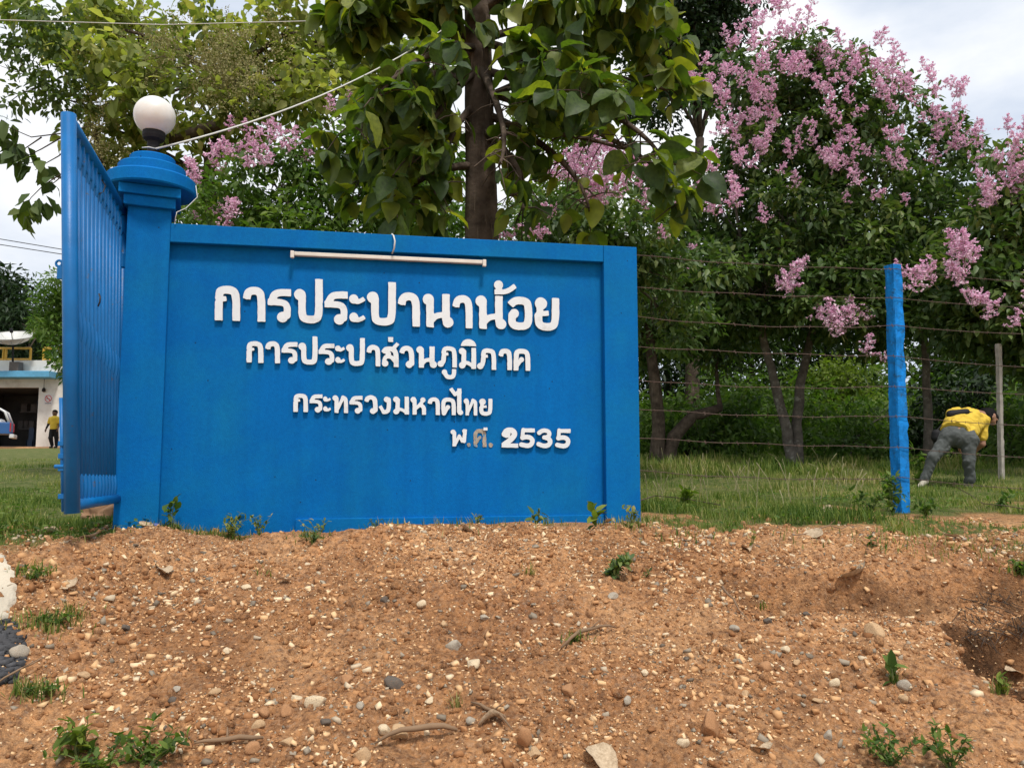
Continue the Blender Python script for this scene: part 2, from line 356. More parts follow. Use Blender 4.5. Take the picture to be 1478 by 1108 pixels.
# pillar: square shaft, square neck tiers, round stepped cap
zS = uz(W(211, 297))[1]; pw = uP1-uP0; pc = (uP0+uP1)/2; pf = .012
pcen = P(206, 560, 4.685); pcen.z = 0; h = .5*58.5/FPX*4.6; TP = TH+math.radians(13)
Mrot = Matrix.Translation(pcen)@Matrix.Rotation(TP, 4, 'Z')
mb = MB(); mb.box((-h, -h, BOT), (h, h, zS+.02), Mrot)
pil = link('pillar', mb.mesh('pillar', M['blue_wall']), sign, bevel=.006)
def capz(py): return P(215, py, pcen.y-.1).z
z1 = capz(298); z2 = capz(286); z3 = capz(272)
mb = MB(); mb.box((-h-.022, -h-.032, z1-.012), (h+.022, h+.032, z2), Mrot); link('neck_tier', mb.mesh('neck_tier', M['blue_wall']), pil, bevel=.004)
mb = MB(); mb.box((-h-.05, -h-.055, z2), (h+.05, h+.055, z3), Mrot); link('neck_tier', mb.mesh('neck_tier', M['blue_wall']), pil, bevel=.004)
zc0 = z3; zc1 = P(215, 238, pcen.y-.25).z; zc2 = P(215, 227, pcen.y-.18).z; zc3 = P(215, 217, pcen.y-.13).z
mb = MB(); mb.lathe([(.05, zc0+.002), (.250, zc0+.002), (.257, zc0+.012), (.257, zc1-.01), (.248, zc1), (.03, zc1)], 56, Mrot); link('round_cap', mb.mesh('round_cap', M['blue_wall']), pil, bevel=.0)
mb = MB(); mb.lathe([(.02, zc1+.001), (.19, zc1+.001), (.193, zc1+.01), (.193, zc2-.008), (.186, zc2), (.02, zc2)], 48, Mrot); link('round_cap', mb.mesh('round_cap', M['blue_wall']), pil)
mb = MB(); mb.lathe([(.02, zc2+.001), (.128, zc2+.001), (.131, zc2+.01), (.131, zc3-.008), (.124, zc3), (.02, zc3)], 40, Mrot); link('round_cap', mb.mesh('round_cap', M['blue_wall']), pil)
# globe lamp
gc = P(216.5, 168, pcen.y); gr_ = 29.7/FPX*pcen.y*.985
lamp = empty('globe_lamp', (pcen.x, pcen.y, zc3), 'white glass globe lamp in a black holder on top of the blue gate pillar', 'lamp')
Mg = Matrix.Translation((pcen.x, pcen.y, 0))
zb = gc.z-gr_
mb = MB(); mb.lathe([(gr_*math.sin(t), gc.z-gr_*math.cos(t)) for t in np.linspace(.32, math.pi-.01, 22)], 36, Mg)
link('globe', mb.mesh('globe', M['globe'], True), lamp)
mb = MB(); mb.lathe([(.045, zc3-.01), (.047, zc3+.03), (.035, zc3+.035), (.036, zb-.045), (.060, zb-.03), (.066, zb-.012), (.066, zb+.017), (.05, zb+.019), (.02, zb+.019)], 28, Mg)
link('holder', mb.mesh('holder', M['black'], False), lamp)
# ------------------------------------------------------------------ lettering
def ex(*p): return list(p)
G = {}
BW = .113
def chaikin(p, it=2):
    for _ in range(it):
        if len(p) < 3: return p
        q = [p[0]]
        for i in range(len(p)-1):
            (ax, ay), (bx, by) = p[i], p[i+1]
            if i > 0: q.append((ax*.75+bx*.25, ay*.75+by*.25))
            if i < len(p)-2: q.append((ax*.25+bx*.75, ay*.25+by*.75))
        q.append(p[-1]); p = q
    return p
def S(pts, hw=BW, a='r', b='r'): return ('S', chaikin(list(pts)), hw, a, b)
def D(x, y, r): return ('C', x, y, r)
G['ko'] = (.74, [S([(.12, 0), (.12, .78), (.22, .885), (.50, .885), (.625, .77), (.625, 0)], BW, 'b', 'b'), S([(.12, .6), (.34, .635)], .07, 'r', 'b')], [D(-.015, .585, .05)])
G['aa'] = (.66, [S([(.54, 0), (.54, .76), (.43, .885), (.24, .885), (.14, .81), (.11, .64)], BW, 'b', 'b')], [])
G['ro'] = (.68, [S([(.68, .885), (.33, .885), (.19, .82), (.105, .6)], .105, 'b', 'r'), S([(.0, .60), (.46, .60), (.575, .48), (.57, .2)], .098, 'b', 'r'), D(.43, .155, .155)], [('T', -.2, .2, .5)])
G['po'] = (.87, [D(.185, .83, .17), S([(.25, .8), (.25, .22), (.34, .113), (.65, .113), (.755, .22), (.755, 1.3)], BW, 'r', 'b')], [])
G['a'] = (.48, [D(.145, .665, .135), S([(.16, .6), (.29, .585), (.46, .69)], .065, 'r', 'b'), D(.145, .14, .135), S([(.16, .075), (.3, .06), (.47, .165)], .065, 'r', 'b')], [])
G['no'] = (.92, [D(.17, .83, .165), S([(.225, .8), (.225, 0)], BW, 'r', 'b'), S([(.70, 1.0), (.70, .25)], BW, 'b', 'r'), D(.76, .16, .16), S([(.27, .20), (.40, .36), (.72, .385)], .088)], [])
G['tho2'] = (.66, [D(.14, .28, .135), S([(.15, .28), (.17, .08)], .08), S([(.02, .07), (.3, .075), (.45, .13), (.64, .27)], .075, 'b', 'b')], [])
G['o'] = (.73, [S([(.07, .73), (.2, .875), (.48, .885), (.615, .77), (.615, .22), (.5, .113), (.23, .113), (.115, .2), (.125, .45)], BW, 'b', 'r'), D(.19, .49, .135)], [])
G['yo'] = (.75, [D(.195, .80, .185), S([(.15, .75), (.17, .5)], .10), S([(.15, .5), (.43, .525)], .075, 'r', 'b'), S([(.12, .45), (.12, .22), (.23, .113), (.5, .113), (.635, .22), (.635, .98)], BW, 'r', 'b')], [])
G['wo'] = (.68, [S([(.10, .66), (.15, .82), (.26, .885), (.40, .885), (.54, .77), (.56, .2)], BW, 'b', 'r'), D(.44, .155, .155)], [])
G['so'] = (.78, [S([(.09, .66), (.15, .80), (.28, .85), (.48, .85), (.66, .70), (.66, 0)], BW, 'b', 'b'), D(.15, .155, .15), S([(.11, .2), (.13, .42), (.26, .50), (.46, .46), (.62, .25)], .09), S([(.50, .84), (.74, 1.12)], .085, 'r', 'b'), D(.3, .62, .12)], [])
G['ek'] = (.22, [S([(.11, 0), (.11, .26)], .11, 'b', 'b')], [])
G['pho'] = (.88, [D(.14, .155, .145), S([(.17, .15), (.275, .3), (.275, .8), (.36, .885), (.62, .885), (.765, .77), (.765, 0)], BW-.01, 'r', 'b'), S([(.26, .6), (.48, .635)], .07, 'r', 'b')], [D(.135, .60, .055)])
G['uu'] = (.68, [D(.13, .32, .125), S([(.16, .26), (.22, .13), (.34, .09), (.47, .10), (.57, .18), (.58, .47)], .10, 'r', 'b')], [])
G['mo'] = (.84, [D(.16, .83, .16), S([(.245, .8), (.23, .2)], BW), D(.16, .155, .155), S([(.72, 1.0), (.72, 0)], BW, 'b', 'b'), S([(.25, .30), (.48, .27), (.70, .10)], .085)], [])
G['i'] = (.74, [('E', .37, 0, .37, .33)], [])
G['kho'] = (.80, [S([(.12, 0), (.12, .78), (.24, .885), (.52, .885), (.675, .77), (.675, 0)], BW, 'b', 'b'), D(.375, .50, .115), S([(.16, .22), (.34, .46)], .085)], [])
G['tho'] = (.88, [D(.165, .83, .16), S([(.235, .8), (.235, 0)], BW, 'r', 'b'), S([(.27, .18), (.56, .78)], .09), S([(.60, .87), (.74, .80), (.765, .6), (.765, 0)], BW, 'r', 'b')], [])
G['ngo'] = (.68, [D(.42, .82, .155), S([(.54, .82), (.55, .30), (.44, .12), (.26, .11)], BW), S([(.27, .10), (.06, .44)], .09, 'r', 'b')], [])
G['ho'] = (.88, [D(.165, .83, .16), S([(.235, .8), (.235, 0)], BW, 'r', 'b'), D(.70, .83, .145), S([(.27, .32), (.5, .52), (.70, .78)], .09), S([(.58, .55), (.75, .42), (.765, .25), (.765, 0)], BW, 'r', 'b')], [])
G['do'] = (.84, [S([(.15, .09), (.115, .45), (.13, .78), (.25, .885), (.54, .885), (.705, .77), (.705, 0)], BW, 'r', 'b'), D(.38, .46, .12), S([(.18, .08), (.36, .42)], .09)], [])
G['ai'] = (.74, [S([(.04, 1.50), (.27, 1.16)], .10, 'b', 'r'), S([(.27, 1.16), (.50, 1.36)], .09), S([(.50, 1.5), (.50, .2)], .115, 'b', 'r'), D(.56, .15, .15)], [])
G['pho2'] = (.95, [D(.15, .84, .14), S([(.225, .8), (.225, 0)], .105, 'r', 'b'), S([(.25, .08), (.50, .62)], .085), S([(.50, .62), (.68, .30)], .085), S([(.84, 1.0), (.78, .3)], .105, 'b', 'r'), D(.8, .9, .13)], [])
G['2'] = (.87, [S([(.16, .66), (.28, .86), (.56, .87), (.71, .70), (.58, .46), (.16, .14)], .135), D(.27, .68, .2), S([(.02, .10), (.87, .10)], .105, 'b', 'b')], [])
G['5'] = (.82, [S([(.14, .90), (.80, .90)], .10, 'b', 'b'), S([(.19, .93), (.15, .52)], .095, 'r', 'r'), S([(.15, .52), (.42, .58), (.63, .50), (.69, .33), (.58, .15), (.36, .115), (.09, .18)], .115)], [])
G['3'] = (.82, [S([(.10, .76), (.24, .885), (.50, .89), (.65, .74), (.54, .56), (.36, .54)], .105), S([(.4, .54), (.6, .48), (.69, .31), (.56, .13), (.3, .112), (.08, .20)], .113)], [])
G['dot'] = (.3, [D(.15, .13, .12)], [])
def glyph_sdf(g, X, Y):
    d = np.full(X.shape, 9.0)
    for it in g[1]:
        if it[0] == 'C': d = np.minimum(d, np.hypot(X-it[1], Y-it[2])-it[3])
        elif it[0] == 'E':
            e = np.hypot((X-it[1])/it[3], (Y-it[2])/it[4])-1; d = np.minimum(d, np.maximum(e*.3, -Y))
        else:
            pts, hw = it[1], it[2]
            for i in range(len(pts)-1):
                ax, ay = pts[i]; bx, by = pts[i+1]; l = math.hypot(bx-ax, by-ay); ux, uy = (bx-ax)/l, (by-ay)/l
                al = (X-ax)*ux+(Y-ay)*uy; t = np.clip(al, 0, l)
                s = np.hypot(X-ax-ux*t, Y-ay-uy*t)-hw
                if i == 0 and it[3] == 'b': s = np.maximum(s, -al)
                if i == len(pts)-2 and it[4] == 'b': s = np.maximum(s, al-l)
                d = np.minimum(d, s)
    for it in g[2]:
        if it[0] == 'C': d = np.maximum(d, it[3]-np.hypot(X-it[1], Y-it[2]))
    return d
def glyph_mesh(key, x0, x1, yb, yt, slope=.03, off=.0, thick=.02, mats=None, jag=0.0):
    """x0..x1, baseline yb and body top yt in photo pixels; laid on the wall plane"""
    g = G[key]; wd = g[0]; hpx = yb-yt
    hh = {'po': 1.35, 'ai': 1.56, 'so': 1.22, 'tho2': .48, 'uu': .5, 'i': .36, 'ek': .3}.get(key, 1.04)
    st = .028; gx = np.arange(-.06, wd+.08, st); gy = np.arange(-.05, hh+.05, st)
    X, Y = np.meshgrid(gx, gy); d = glyph_sdf(g, X, Y)+jag*fbm(X*7, Y*7, len(key)+int(x0), 3)
    verts = []; vid = {}
    def v(a, b, k):
        if k not in vid: vid[k] = len(verts); verts.append((a, b))
        return vid[k]
    faces = []; sides = []
    for j in range(len(gy)-1):
        for i in range(len(gx)-1):
            c = [(i, j), (i+1, j), (i+1, j+1), (i, j+1)]; s = [d[q[1], q[0]] for q in c]
            if min(s) >= 0: continue
            poly = []; cr = []
            for k in range(4):
                a = c[k]; b = c[(k+1) % 4]; sa, sb = s[k], s[(k+1) % 4]
                if sa < 0: poly.append(v(gx[a[0]], gy[a[1]], a))
                if (sa < 0) != (sb < 0):
                    t = sa/(sa-sb); q = v(gx[a[0]]+(gx[b[0]]-gx[a[0]])*t, gy[a[1]]+(gy[b[1]]-gy[a[1]])*t, tuple(sorted((a, b))))
                    cr.append((len(poly), sa < 0)); poly.append(q)
            faces.append(tuple(poly))
            if len(cr) == 2:   # boundary edge runs from the leaving crossing to the entering one
                o = [p for p, leave in cr if leave][0]; n_ = [p for p, leave in cr if not leave][0]
                sides.append((poly[o], poly[n_]))
    n = len(verts); V = []
    for z_ in (off+thick, off):
        for a, b in verts:
            px = x0+(x1-x0)*a/wd; py = yb-hpx*b+slope*(px-(x0+x1)/2)
            V.append(W(px, py, REC+.0)+WN*z_)
    F = list(faces); mi = [0]*len(F)
    for a, b in sides: F.append((a, a+n, b+n, b)); mi.append(1)
    me = bpy.data.meshes.new('letter'); me.from_pydata([tuple(p) for p in V], [], F)
    for m_ in mats: me.materials.append(m_)
    me.polygons.foreach_set('material_index', mi); me.update(); return me
L1 = [('ko',310.6,347.5,463.5,413.4),('aa',351.2,384,464.6,414.7),('ro',387,420.6,465.9,417.5),('po',424.3,466.3,467.3,418.2),('ro',468.7,502,469,421),('a',503.7,527,465.9,416),
 ('po',529,571.4,470.6,422.4),('aa',574,606.3,471.8,423.2),('no',609.6,653.8,473.2,425.1),('aa',652.6,681.9,474.2,427),('no',685.6,730,475.5,427.7),('tho2',712.3,744,426,378),('o',732.3,767.6,477,428.7),('yo',770.5,806.3,478,429.6)]
L2 = [('ko',356.4,381,523.9,493),('aa',383.5,405,524.6,493),('ro',407,430,525.4,494),('po',430.8,458.8,526.6,495.3),('ro',460.3,483,527,496),('a',483.6,497.8,524.3,493),('po',499.3,526.8,528.5,497.5),('aa',529,549.1,529,498.3),
 ('so',551,575.5,529.8,499.4),('ek',560.2,567.3,494,468),('wo',576.5,598,531.2,499.4),('no',600.6,630.4,531.2,500.4),('pho',631.4,659.3,530.4,499.8),('uu',637.3,658,547.5,516.5),('mo',661.8,686.8,532.4,502.4),('i',664.8,686.8,500,470),
 ('pho',688.3,715.8,533.8,503),('aa',718.7,738.4,534.4,503.4),('kho',740.3,764.9,535.3,503.7)]
L3 = [('ko',423.7,445,594.7,568.2),('ro',447.2,465.8,595.3,569),('a',466.5,477.7,593.8,567),('tho',480,502.5,596,570.5),('ro',504.5,523.4,596.8,571.2),('wo',525.8,545.4,597.3,570.5),('ngo',546.9,564.7,597.5,572),('mo',567.3,590.2,598.1,572.4),
 ('ho',592.2,614.7,598.5,573),('aa',617,634.8,598.9,573.6),('do',636.3,658,599.1,574),('ai',649,668.7,599.1,573.6),('tho',668.7,688.3,599.5,575),('yo',690.9,710,599.9,575)]
L4 = [('pho2',649.7,673.6,644,619.5),('2',722.7,747.2,645.6,616.8),('5',749,771.7,646.6,618),('3',774.3,797.6,646.6,618),('5',800.8,823,647,619)]
WM = [M['white'], M['letter_side']]
for row, sl_ in ((L1, .03), (L2, .027), (L3, .02), (L4, .015)):
    for k, a, b, c_, d_ in row:
        link('letter', glyph_mesh(k, a, b, c_, d_, sl_, .004 if k != 'ai' else .007, .017, WM, .012), sign)
RM = [M['residue'], M['residue']]
for k, a, b, c_, d_ in (('kho', 683.4, 702, 644.6, 618.5), ('dot', 673.5, 680, 644.6, 622), ('dot', 704.5, 711.5, 645.2, 620)):
    link('letter_residue', glyph_mesh(k, a, b, c_, d_, .015, .001, .004, RM, .05), sign, label='grey glue trace left where a white letter fell off')
link('letter_fragment', glyph_mesh('ek', 697, 703, 621, 605, .015, .002, .016, WM, .03), sign, label='small broken white letter tip above the glue trace')
# ------------------------------------------------------------------ fluorescent fitting under the beam
tl = empty('tube_light', W(560, 372, -.01), 'slim cream fluorescent tube fitting under the top beam of the blue sign', 'light fitting')
a = W(419, 364, .01); b_ = W(702, 377, .01)
def bar_between(mb, a, b, hw, hz, proud0, proud1):
    V = []
    for p in (a, b):
        for dz, o in ((-hz, proud0), (-hz, proud1), (hz, proud1), (hz, proud0)): V.append(p+Vector((0, 0, dz))+WN*o)
    return mb.add(V, [(0, 1, 2, 3), (7, 6, 5, 4), (0, 4, 5, 1), (1, 5, 6, 2), (2, 6, 7, 3), (3, 7, 4, 0)])
mb = MB(); bar_between(mb, a, b_, 0, .012, -.055, -.02); link('housing', mb.mesh('housing', M['fixture']), tl, bevel=.003)
for q, s_ in ((a, 1), (b_, -1)):
    c0 = q+WD*s_*.012
    mb = MB(); bar_between(mb, c0-WD*.011, c0+WD*.011, 0, .022, -.022, .006)
    mb.v = [(x, y, z-.012) for x, y, z in mb.v]; link('lamp_holder', mb.mesh('lamp_holder', M['fixture']), tl, bevel=.003)
# curl of cable over the beam
pts = [W(566, 366, .0), W(569, 358, .03), W(570, 348, .04), W(568, 340, .025), wp(uz(W(566, 340))[0], ztop(uz(W(566, 340))[0])+.012, -.03), wp(uz(W(563, 340))[0], ztop(0)+.02, -.2), wp(uz(W(560, 340))[0], ztop(0)-.3, -.215)]
mb = MB(); mb.tube(pts, .005, 6); link('cable_loop', mb.mesh('cable_loop', M['cable'], True), label='short white cable curling over the sign beam to the tube fitting', category='cable')
# cable from the lamp holder up to the right
lp = Vector((pcen.x+.03, pcen.y-.03, zc3+.05)); A_ = lp; B_ = P(655, 32, 7.2); 
pts = [A_.lerp(B_, t)+Vector((0, 0, -.28*4*t*(1-t)*.5)) for t in np.linspace(0, 1, 24)]
mb = MB(); mb.tube(pts, .006, 6); mb.tube([A_+Vector((-.07, -.03, -.005)), A_+Vector((-.02, -.05, -.01)), A_], .004, 5)
link('lamp_cable', mb.mesh('lamp_cable', M['cable'], True), label='white cable running from the globe lamp up into the big leaved tree', category='cable')
pts = [P(px, py, Y) for px, py, Y in ((-150, 24, 9), (0, 29, 9), (235, 36, 9), (470, 30, 9), (700, 12, 9))]
mb = MB(); mb.tube(pts, .006, 5); link('overhead_wire', mb.mesh('overhead_wire', M['cable'], True), label='thin pale wire crossing the tree crowns at the top left', category='wire')
for i, (ya, yb_, txt) in enumerate(((345, 362, 'upper'), (353, 369, 'lower'))):
    mb = MB(); mb.tube([P(-80, ya-9, 25), P(0, ya, 25), P(90, yb_-2, 25), P(240, yb_+18, 25)], .014, 5)
    link('power_line', mb.mesh('power_line', M['darkwire'], True), label=f'{txt} of two thin dark power lines against the sky left of the gate', category='power line', group='power lines left of the gate')
# thin cable hanging beside the pillar cap
pts = [Mrot@Vector((.25, -.09, zc1-.03)), Mrot@Vector((.262, -.08, zc0-.01)), Mrot@Vector((.2, -.12, zc0-.10)), Mrot@Vector((.15, -.15, zc0-.14)), Mrot@Vector((.14, -.14, zc0-.2))]
mb = MB(); mb.tube(pts, .0028, 5); link('loose_wire', mb.mesh('loose_wire', M['cable'], True), label='loose thin pale wire dangling from the right side of the pillar cap', category='wire')
# small marker rod before the sign
gp = ground_hit(444, 748); mb = MB(); mb.tube([gp-Vector((0, 0, .05)), Vector((gp.x, gp.y, P(444, 703, gp.y).z))], .004, 6); 
tp = Vector((gp.x, gp.y, P(444, 702, gp.y).z)); rod = empty('marker_rod', gp, 'thin grey rod with a pale knob standing before the sign wall', 'rod')
link('rod', mb.mesh('rod', pmat('rod_grey', (.16, .2, .25), .6)), rod); mb = MB(); mb.lathe([(.002, tp.z-.008), (.008, tp.z-.004), (.008, tp.z+.004), (.002, tp.z+.008)], 10, Matrix.Translation((tp.x, tp.y, 0))); link('knob', mb.mesh('knob', M['white'], True), rod)
# ------------------------------------------------------------------ gate leaf, swung out towards the road
gH = wp(uP0-.035, 0, -.05); YN = 3.55
nT = P(99, 165, YN); nB = P(104, 736, YN); hT = P(178, 303, gH.y); hB = P(172, 724, gH.y)
gate = empty('gate_leaf', (gH.x, gH.y, 0), 'open blue steel gate leaf with close vertical bars beside the pillar', 'gate')
def gp_(s, t):    # s: 0 at the free end, 1 at the hinge; t: 0 bottom, 1 top
    return (nB.lerp(nT, t)).lerp(hB.lerp(hT, t), s)
gdir = (gp_(1, .5)-gp_(0, .5)); gdir.z = 0; gdir.normalize(); gn = Vector((gdir.y, -gdir.x, 0))
if gn.x < 0: gn = -gn
mb = MB(); mb.tube([gp_(0, -.008), gp_(0, .5), gp_(0, 1.0)], .033, 14); link('end_stile', mb.mesh('end_stile', M['blue_gate'], True), gate, bevel=0)
mb = MB(); mb.tube([gp_(1, 0), gp_(1, 1)], .024, 12); link('hinge_stile', mb.mesh('hinge_stile', M['blue_gate'], True), gate)
mb = MB(); mb.tube([gp_(0, .99), gp_(.5, .995), gp_(1, .99)], .026, 12); link('top_rail', mb.mesh('top_rail', M['blue_gate'], True), gate)
mb = MB(); mb.tube([gp_(0, .012), gp_(1, .012)], .027, 12); link('bottom_rail', mb.mesh('bottom_rail', M['blue_gate'], True), gate)
tm0 = .455
mb = MB(); mb.tube([gp_(0, .475)-gn*.02, gp_(1, .435)-gn*.02], .009, 8); link('middle_rail', mb.mesh('middle_rail', M['blue_gate'], True), gate)
mb = MB(); mb.tube([gp_(0, .925), gp_(1, .915)], .008, 8); link('upper_rail', mb.mesh('upper_rail', M['blue_gate'], True), gate)
NB = 14
for i in range(1, NB):
    s_ = i/NB; mb = MB()
    mid = .475+(.435-.475)*s_
    ts = [0.02, mid-.03, mid, mid+.03, .90, .925, .95, .98]
    mb.tube([gp_(s_, t) for t in (0.02, mid, .98)], .0105, 7)
    for c_, hw_ in ((.055, .035), (mid, .040), (.925, .036)):      # lens shaped loop either side of the bar
        pp = []; rr_ = []
        for q in np.linspace(-1, 1, 9): pp.append(gp_(s_, c_+hw_*1.1*q)+gn*.004*(1-q*q)); rr_.append(.008+.0055*(1-q*q))
        mb.tube(pp, rr_, 8)
    link('bar', mb.mesh('bar', M['blue_gate'], True), gate)
# hinges
for t in (.2, .82):
    q = gp_(1, t); mb = MB(); mb.tube([q-Vector((0, 0, .04)), q+Vector((0, 0, .04))], .03, 12); mb.tube([q, Vector((gH.x+.06, gH.y+.0, q.z))], .012, 6)
    link('hinge', mb.mesh('hinge', M['blue_gate']), gate)
# lock eye at the free end
q = P(85, 384, YN); mb = MB()
for k in range(16):
    pass
mb.tube([q+Vector((math.cos(t)*.014, 0, .012+math.sin(t)*.014)) for t in np.linspace(-1.2, 2*math.pi-1.2, 15)], .006, 6)
mb.box((q.x-.004, YN-.006, q.z-.06), (q.x+.02, YN+.006, q.z)); link('lock_eye', mb.mesh('lock_eye', M['blue_gate']), gate)
# drop bolt with its brackets
bt = empty_bolt = None
mb = MB(); p0 = P(88.5, 574, YN); p1 = P(92, 738, YN); mb.tube([p0, p1], .010, 8); bolt = link('drop_bolt', mb.mesh('drop_bolt', M['blue_gate'], True), gate)
for py in (640, 658, 676, 716):
    q = P(91, py, YN); mb = MB(); mb.box((q.x-.016, YN-.014, q.z-.011), (q.x+.03, YN+.014, q.z+.011)); link('bracket', mb.mesh('bracket', M['blue_gate']), bolt, bevel=.002)
q = P(85, 673, YN); mb = MB(); mb.tube([q+Vector((-.012, -.01, 0)), q+Vector((.03, -.01, 0))], .009, 8); link('handle', mb.mesh('handle', M['blue_gate']), bolt)
q0 = P(143, 424, 3.95); mb = MB(); mb.tube([q0, q0+Vector((.012, -.01, -.02)), q0+Vector((.012, -.012, -.045)), q0+Vector((-.002, 0, -.065))], .004, 6)
link('tie_wire', mb.mesh('tie_wire', M['darkwire'], True), label='short black tie wire hooked on the middle of the gate bars', category='wire')
q0 = P(152, 250, 4.15); mb = MB(); mb.tube([P(137, 253, 4.1), P(145, 256, 4.15), P(152, 268, 4.15), P(149, 277, 4.1), P(140, 281, 4.05), P(131, 284, 4.0)], .0035, 6)
link('tie_wire', mb.mesh('tie_wire', M['darkwire'], True), label='loose black tie wire looped below the top rail of the gate', category='wire')
# ------------------------------------------------------------------ barbed wire fence
def noisy_prism(p0, p1, hw, seed, n=46, side=6):
    """rough square concrete post from p0 to p1"""
    ax = (p1-p0); l = ax.length; V = []; F = []; rr = np.random.default_rng(seed)
    ring = []
    for k in range(4):
        for j in range(side):
            t = j/side*2-1; ring.append([(t, -1), (1, t), (-t, 1), (-1, -t)][k])
    m_ = len(ring); ca, sa = math.cos(.35), math.sin(.35)
    for i in range(n+1):
        c = p0.lerp(p1, i/n)
        for k, (x, y) in enumerate(ring):
            r = math.hypot(x, y); kk = 1-.05*(r-1)
            s_ = hw*kk*(1+.20*float(fbm(k*.6+seed, i*.45, seed, 3)))
            if rr.random() < .05: s_ *= .84
            if i % 6 == 3 and k < side*2: s_ *= .93
            X, Y = x*s_, y*s_; V.append(c+Vector((X*ca-Y*sa, X*sa+Y*ca, 0)))
    for i in range(n):
        for k in range(m_): F.append((i*m_+k, i*m_+(k+1) % m_, (i+1)*m_+(k+1) % m_, (i+1)*m_+k))
    F.append(tuple(n*m_+k for k in range(m_))); return MB().add(V, F)
YP = 6.0
pt = P(1289, 383, YP); pb = P(1301.5, 742, YP); pbb = pb+(pb-pt)*.15
link('fence_post', noisy_prism(pbb, pt, .045, 3).mesh('fence_post', M['blue_post']), label='chipped bright blue concrete fence post standing in the weeds', category='fence post')
wl = [(368,388,404,392),(415,430,436,432),(457,470,473,470),(500,514,524,514),(548,557,560,556),(590,600,607,602),(632,645,654,648),(679,689,700,694)]
names = ['topmost', 'second', 'third', 'fourth', 'fifth', 'sixth', 'seventh', 'lowest']
we = wp(uR+.004, 0, -.05)
for i, (ya, yb_, yc, _) in enumerate(wl):
    pa = P(923, ya, we.y); pa.x = we.x; pm = P(1291+i*1.6, yb_, YP-.065); pe = P(1640, yc+6, 6.6)
    pts = []; sag = random.uniform(.01, .05)
    for t in np.linspace(0, 1, 22): pts.append(pa.lerp(pm, t)+Vector((0, 0, -sag*4*t*(1-t)+.004*math.sin(t*19+i))))
    for t in np.linspace(.06, 1, 14): pts.append(pm.lerp(pe, t)+Vector((0, 0, -.04*4*t*(1-t))))
    mb = MB(); mb.tube(pts, .0026, 5)
    tot = 0; step = .13; last = 0
    for j in range(len(pts)-1):
        l = (pts[j+1]-pts[j]).length
        while last+step < tot+l:
            last += step; c = pts[j].lerp(pts[j+1], (last-tot)/l)
            for g_ in (0, 2.1):
                dv = Vector((math.cos(last*9+g_)*.3+.2, math.sin(last*5+g_)*.4, math.cos(last*13+g_))).normalized()*.014
                mb.tube([c-dv, c+dv], .0018, 3)
        tot += l
    link('barbed_wire', mb.mesh('barbed_wire', M['wire']), label=f'{names[i]} strand of rusty barbed wire between sign wall and blue post', category='barbed wire', group='barbed wire strands of the fence')
# fallen strand in the grass on the right
pts = [P(1375, 700, 7.5), ground_hit(1400, 722)+Vector((0, 0, .06)), ground_hit(1420, 735)+Vector((0, 0, .05)), ground_hit(1450, 741)+Vector((0, 0, .06)), ground_hit(1478, 744)+Vector((0, 0, .05)), ground_hit(1560, 748)+Vector((0, 0, .05))]
mb = MB(); mb.tube(pts, .0035, 5); link('barbed_wire', mb.mesh('barbed_wire', M['wire']), label='slack wire strand drooping into the grass right of the post', category='barbed wire')
pts = [P(924, 722, we.y), ground_hit(945, 727)+Vector((0, 0, .08)), ground_hit(985, 729)+Vector((0, 0, .07)), ground_hit(1040, 733)+Vector((0, 0, .03))]
mb = MB(); mb.tube(pts, .004, 5); link('barbed_wire', mb.mesh('barbed_wire', M['wire']), label='short slack wire strand in the grass at the wall end', category='barbed wire')
# pale post far right behind the person
pg = P(1443, 656, 11.6); pg.z = grd(pg.x, pg.y); pt = P(1441, 496, pg.y)
link('concrete_post', noisy_prism(pg-Vector((0, 0, .2)), pt, 3.0/FPX*pg.y, 9, 30, 3).mesh('concrete_post', M['pale_post']), label='pale grey unpainted post among the trees behind the bending person', category='post')
# ------------------------------------------------------------------ low building far left, behind the gate
YB = 37.0; sB = YB/FPX
def PB(px, py, Y=YB): return P(px, py, Y)
zg = grd(-24, YB)-.1
M['bwall'] = pmat('building_wall', (.68, .66, .61), .9, .06, 2, 0, dirt=(.42, .36, .30), dscale=1.2, dpos=(.5, .8))
M['bblue'] = pmat('building_blue', (.10, .33, .52), .7, .1)
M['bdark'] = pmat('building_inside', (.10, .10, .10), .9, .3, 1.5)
M['yellow_rail'] = pmat('yellow_rail', (.55, .33, .04), .6, .1)
xr = PB(96, 600).x; xo = PB(54, 600).x; xl = PB(-300, 600).x; ze = PB(50, 547).z; zo = PB(50, 559).z; xo0 = PB(-95, 600).x
bld = empty('service_building', (PB(20, 600).x, YB, zg), 'low white flat roofed building with blue eave and dark open bay behind the gate', 'building')
mb = MB(); mb.box((xo, YB, zg), (xr, YB+.25, zo)); mb.box((xo0, YB, zo), (xr, YB+.25, ze)); mb.box((xl, YB, zg), (xo0, YB+.25, ze))
mb.box((xr-.25, YB+.25, zg), (xr, YB+9, ze)); link('wall', mb.mesh('wall', M['bwall']), bld)
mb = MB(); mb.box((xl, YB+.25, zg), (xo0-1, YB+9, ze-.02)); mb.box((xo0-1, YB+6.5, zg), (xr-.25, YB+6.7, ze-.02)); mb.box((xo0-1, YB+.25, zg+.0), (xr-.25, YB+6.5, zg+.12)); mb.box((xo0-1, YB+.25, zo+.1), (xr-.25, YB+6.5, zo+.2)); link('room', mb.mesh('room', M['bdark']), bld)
mb = MB(); mb.box((xl, YB-.9, ze), (PB(87, 540).x, YB+9.3, PB(50, 538).z)); link('eave_slab', mb.mesh('eave_slab', M['bblue']), bld, bevel=.02)
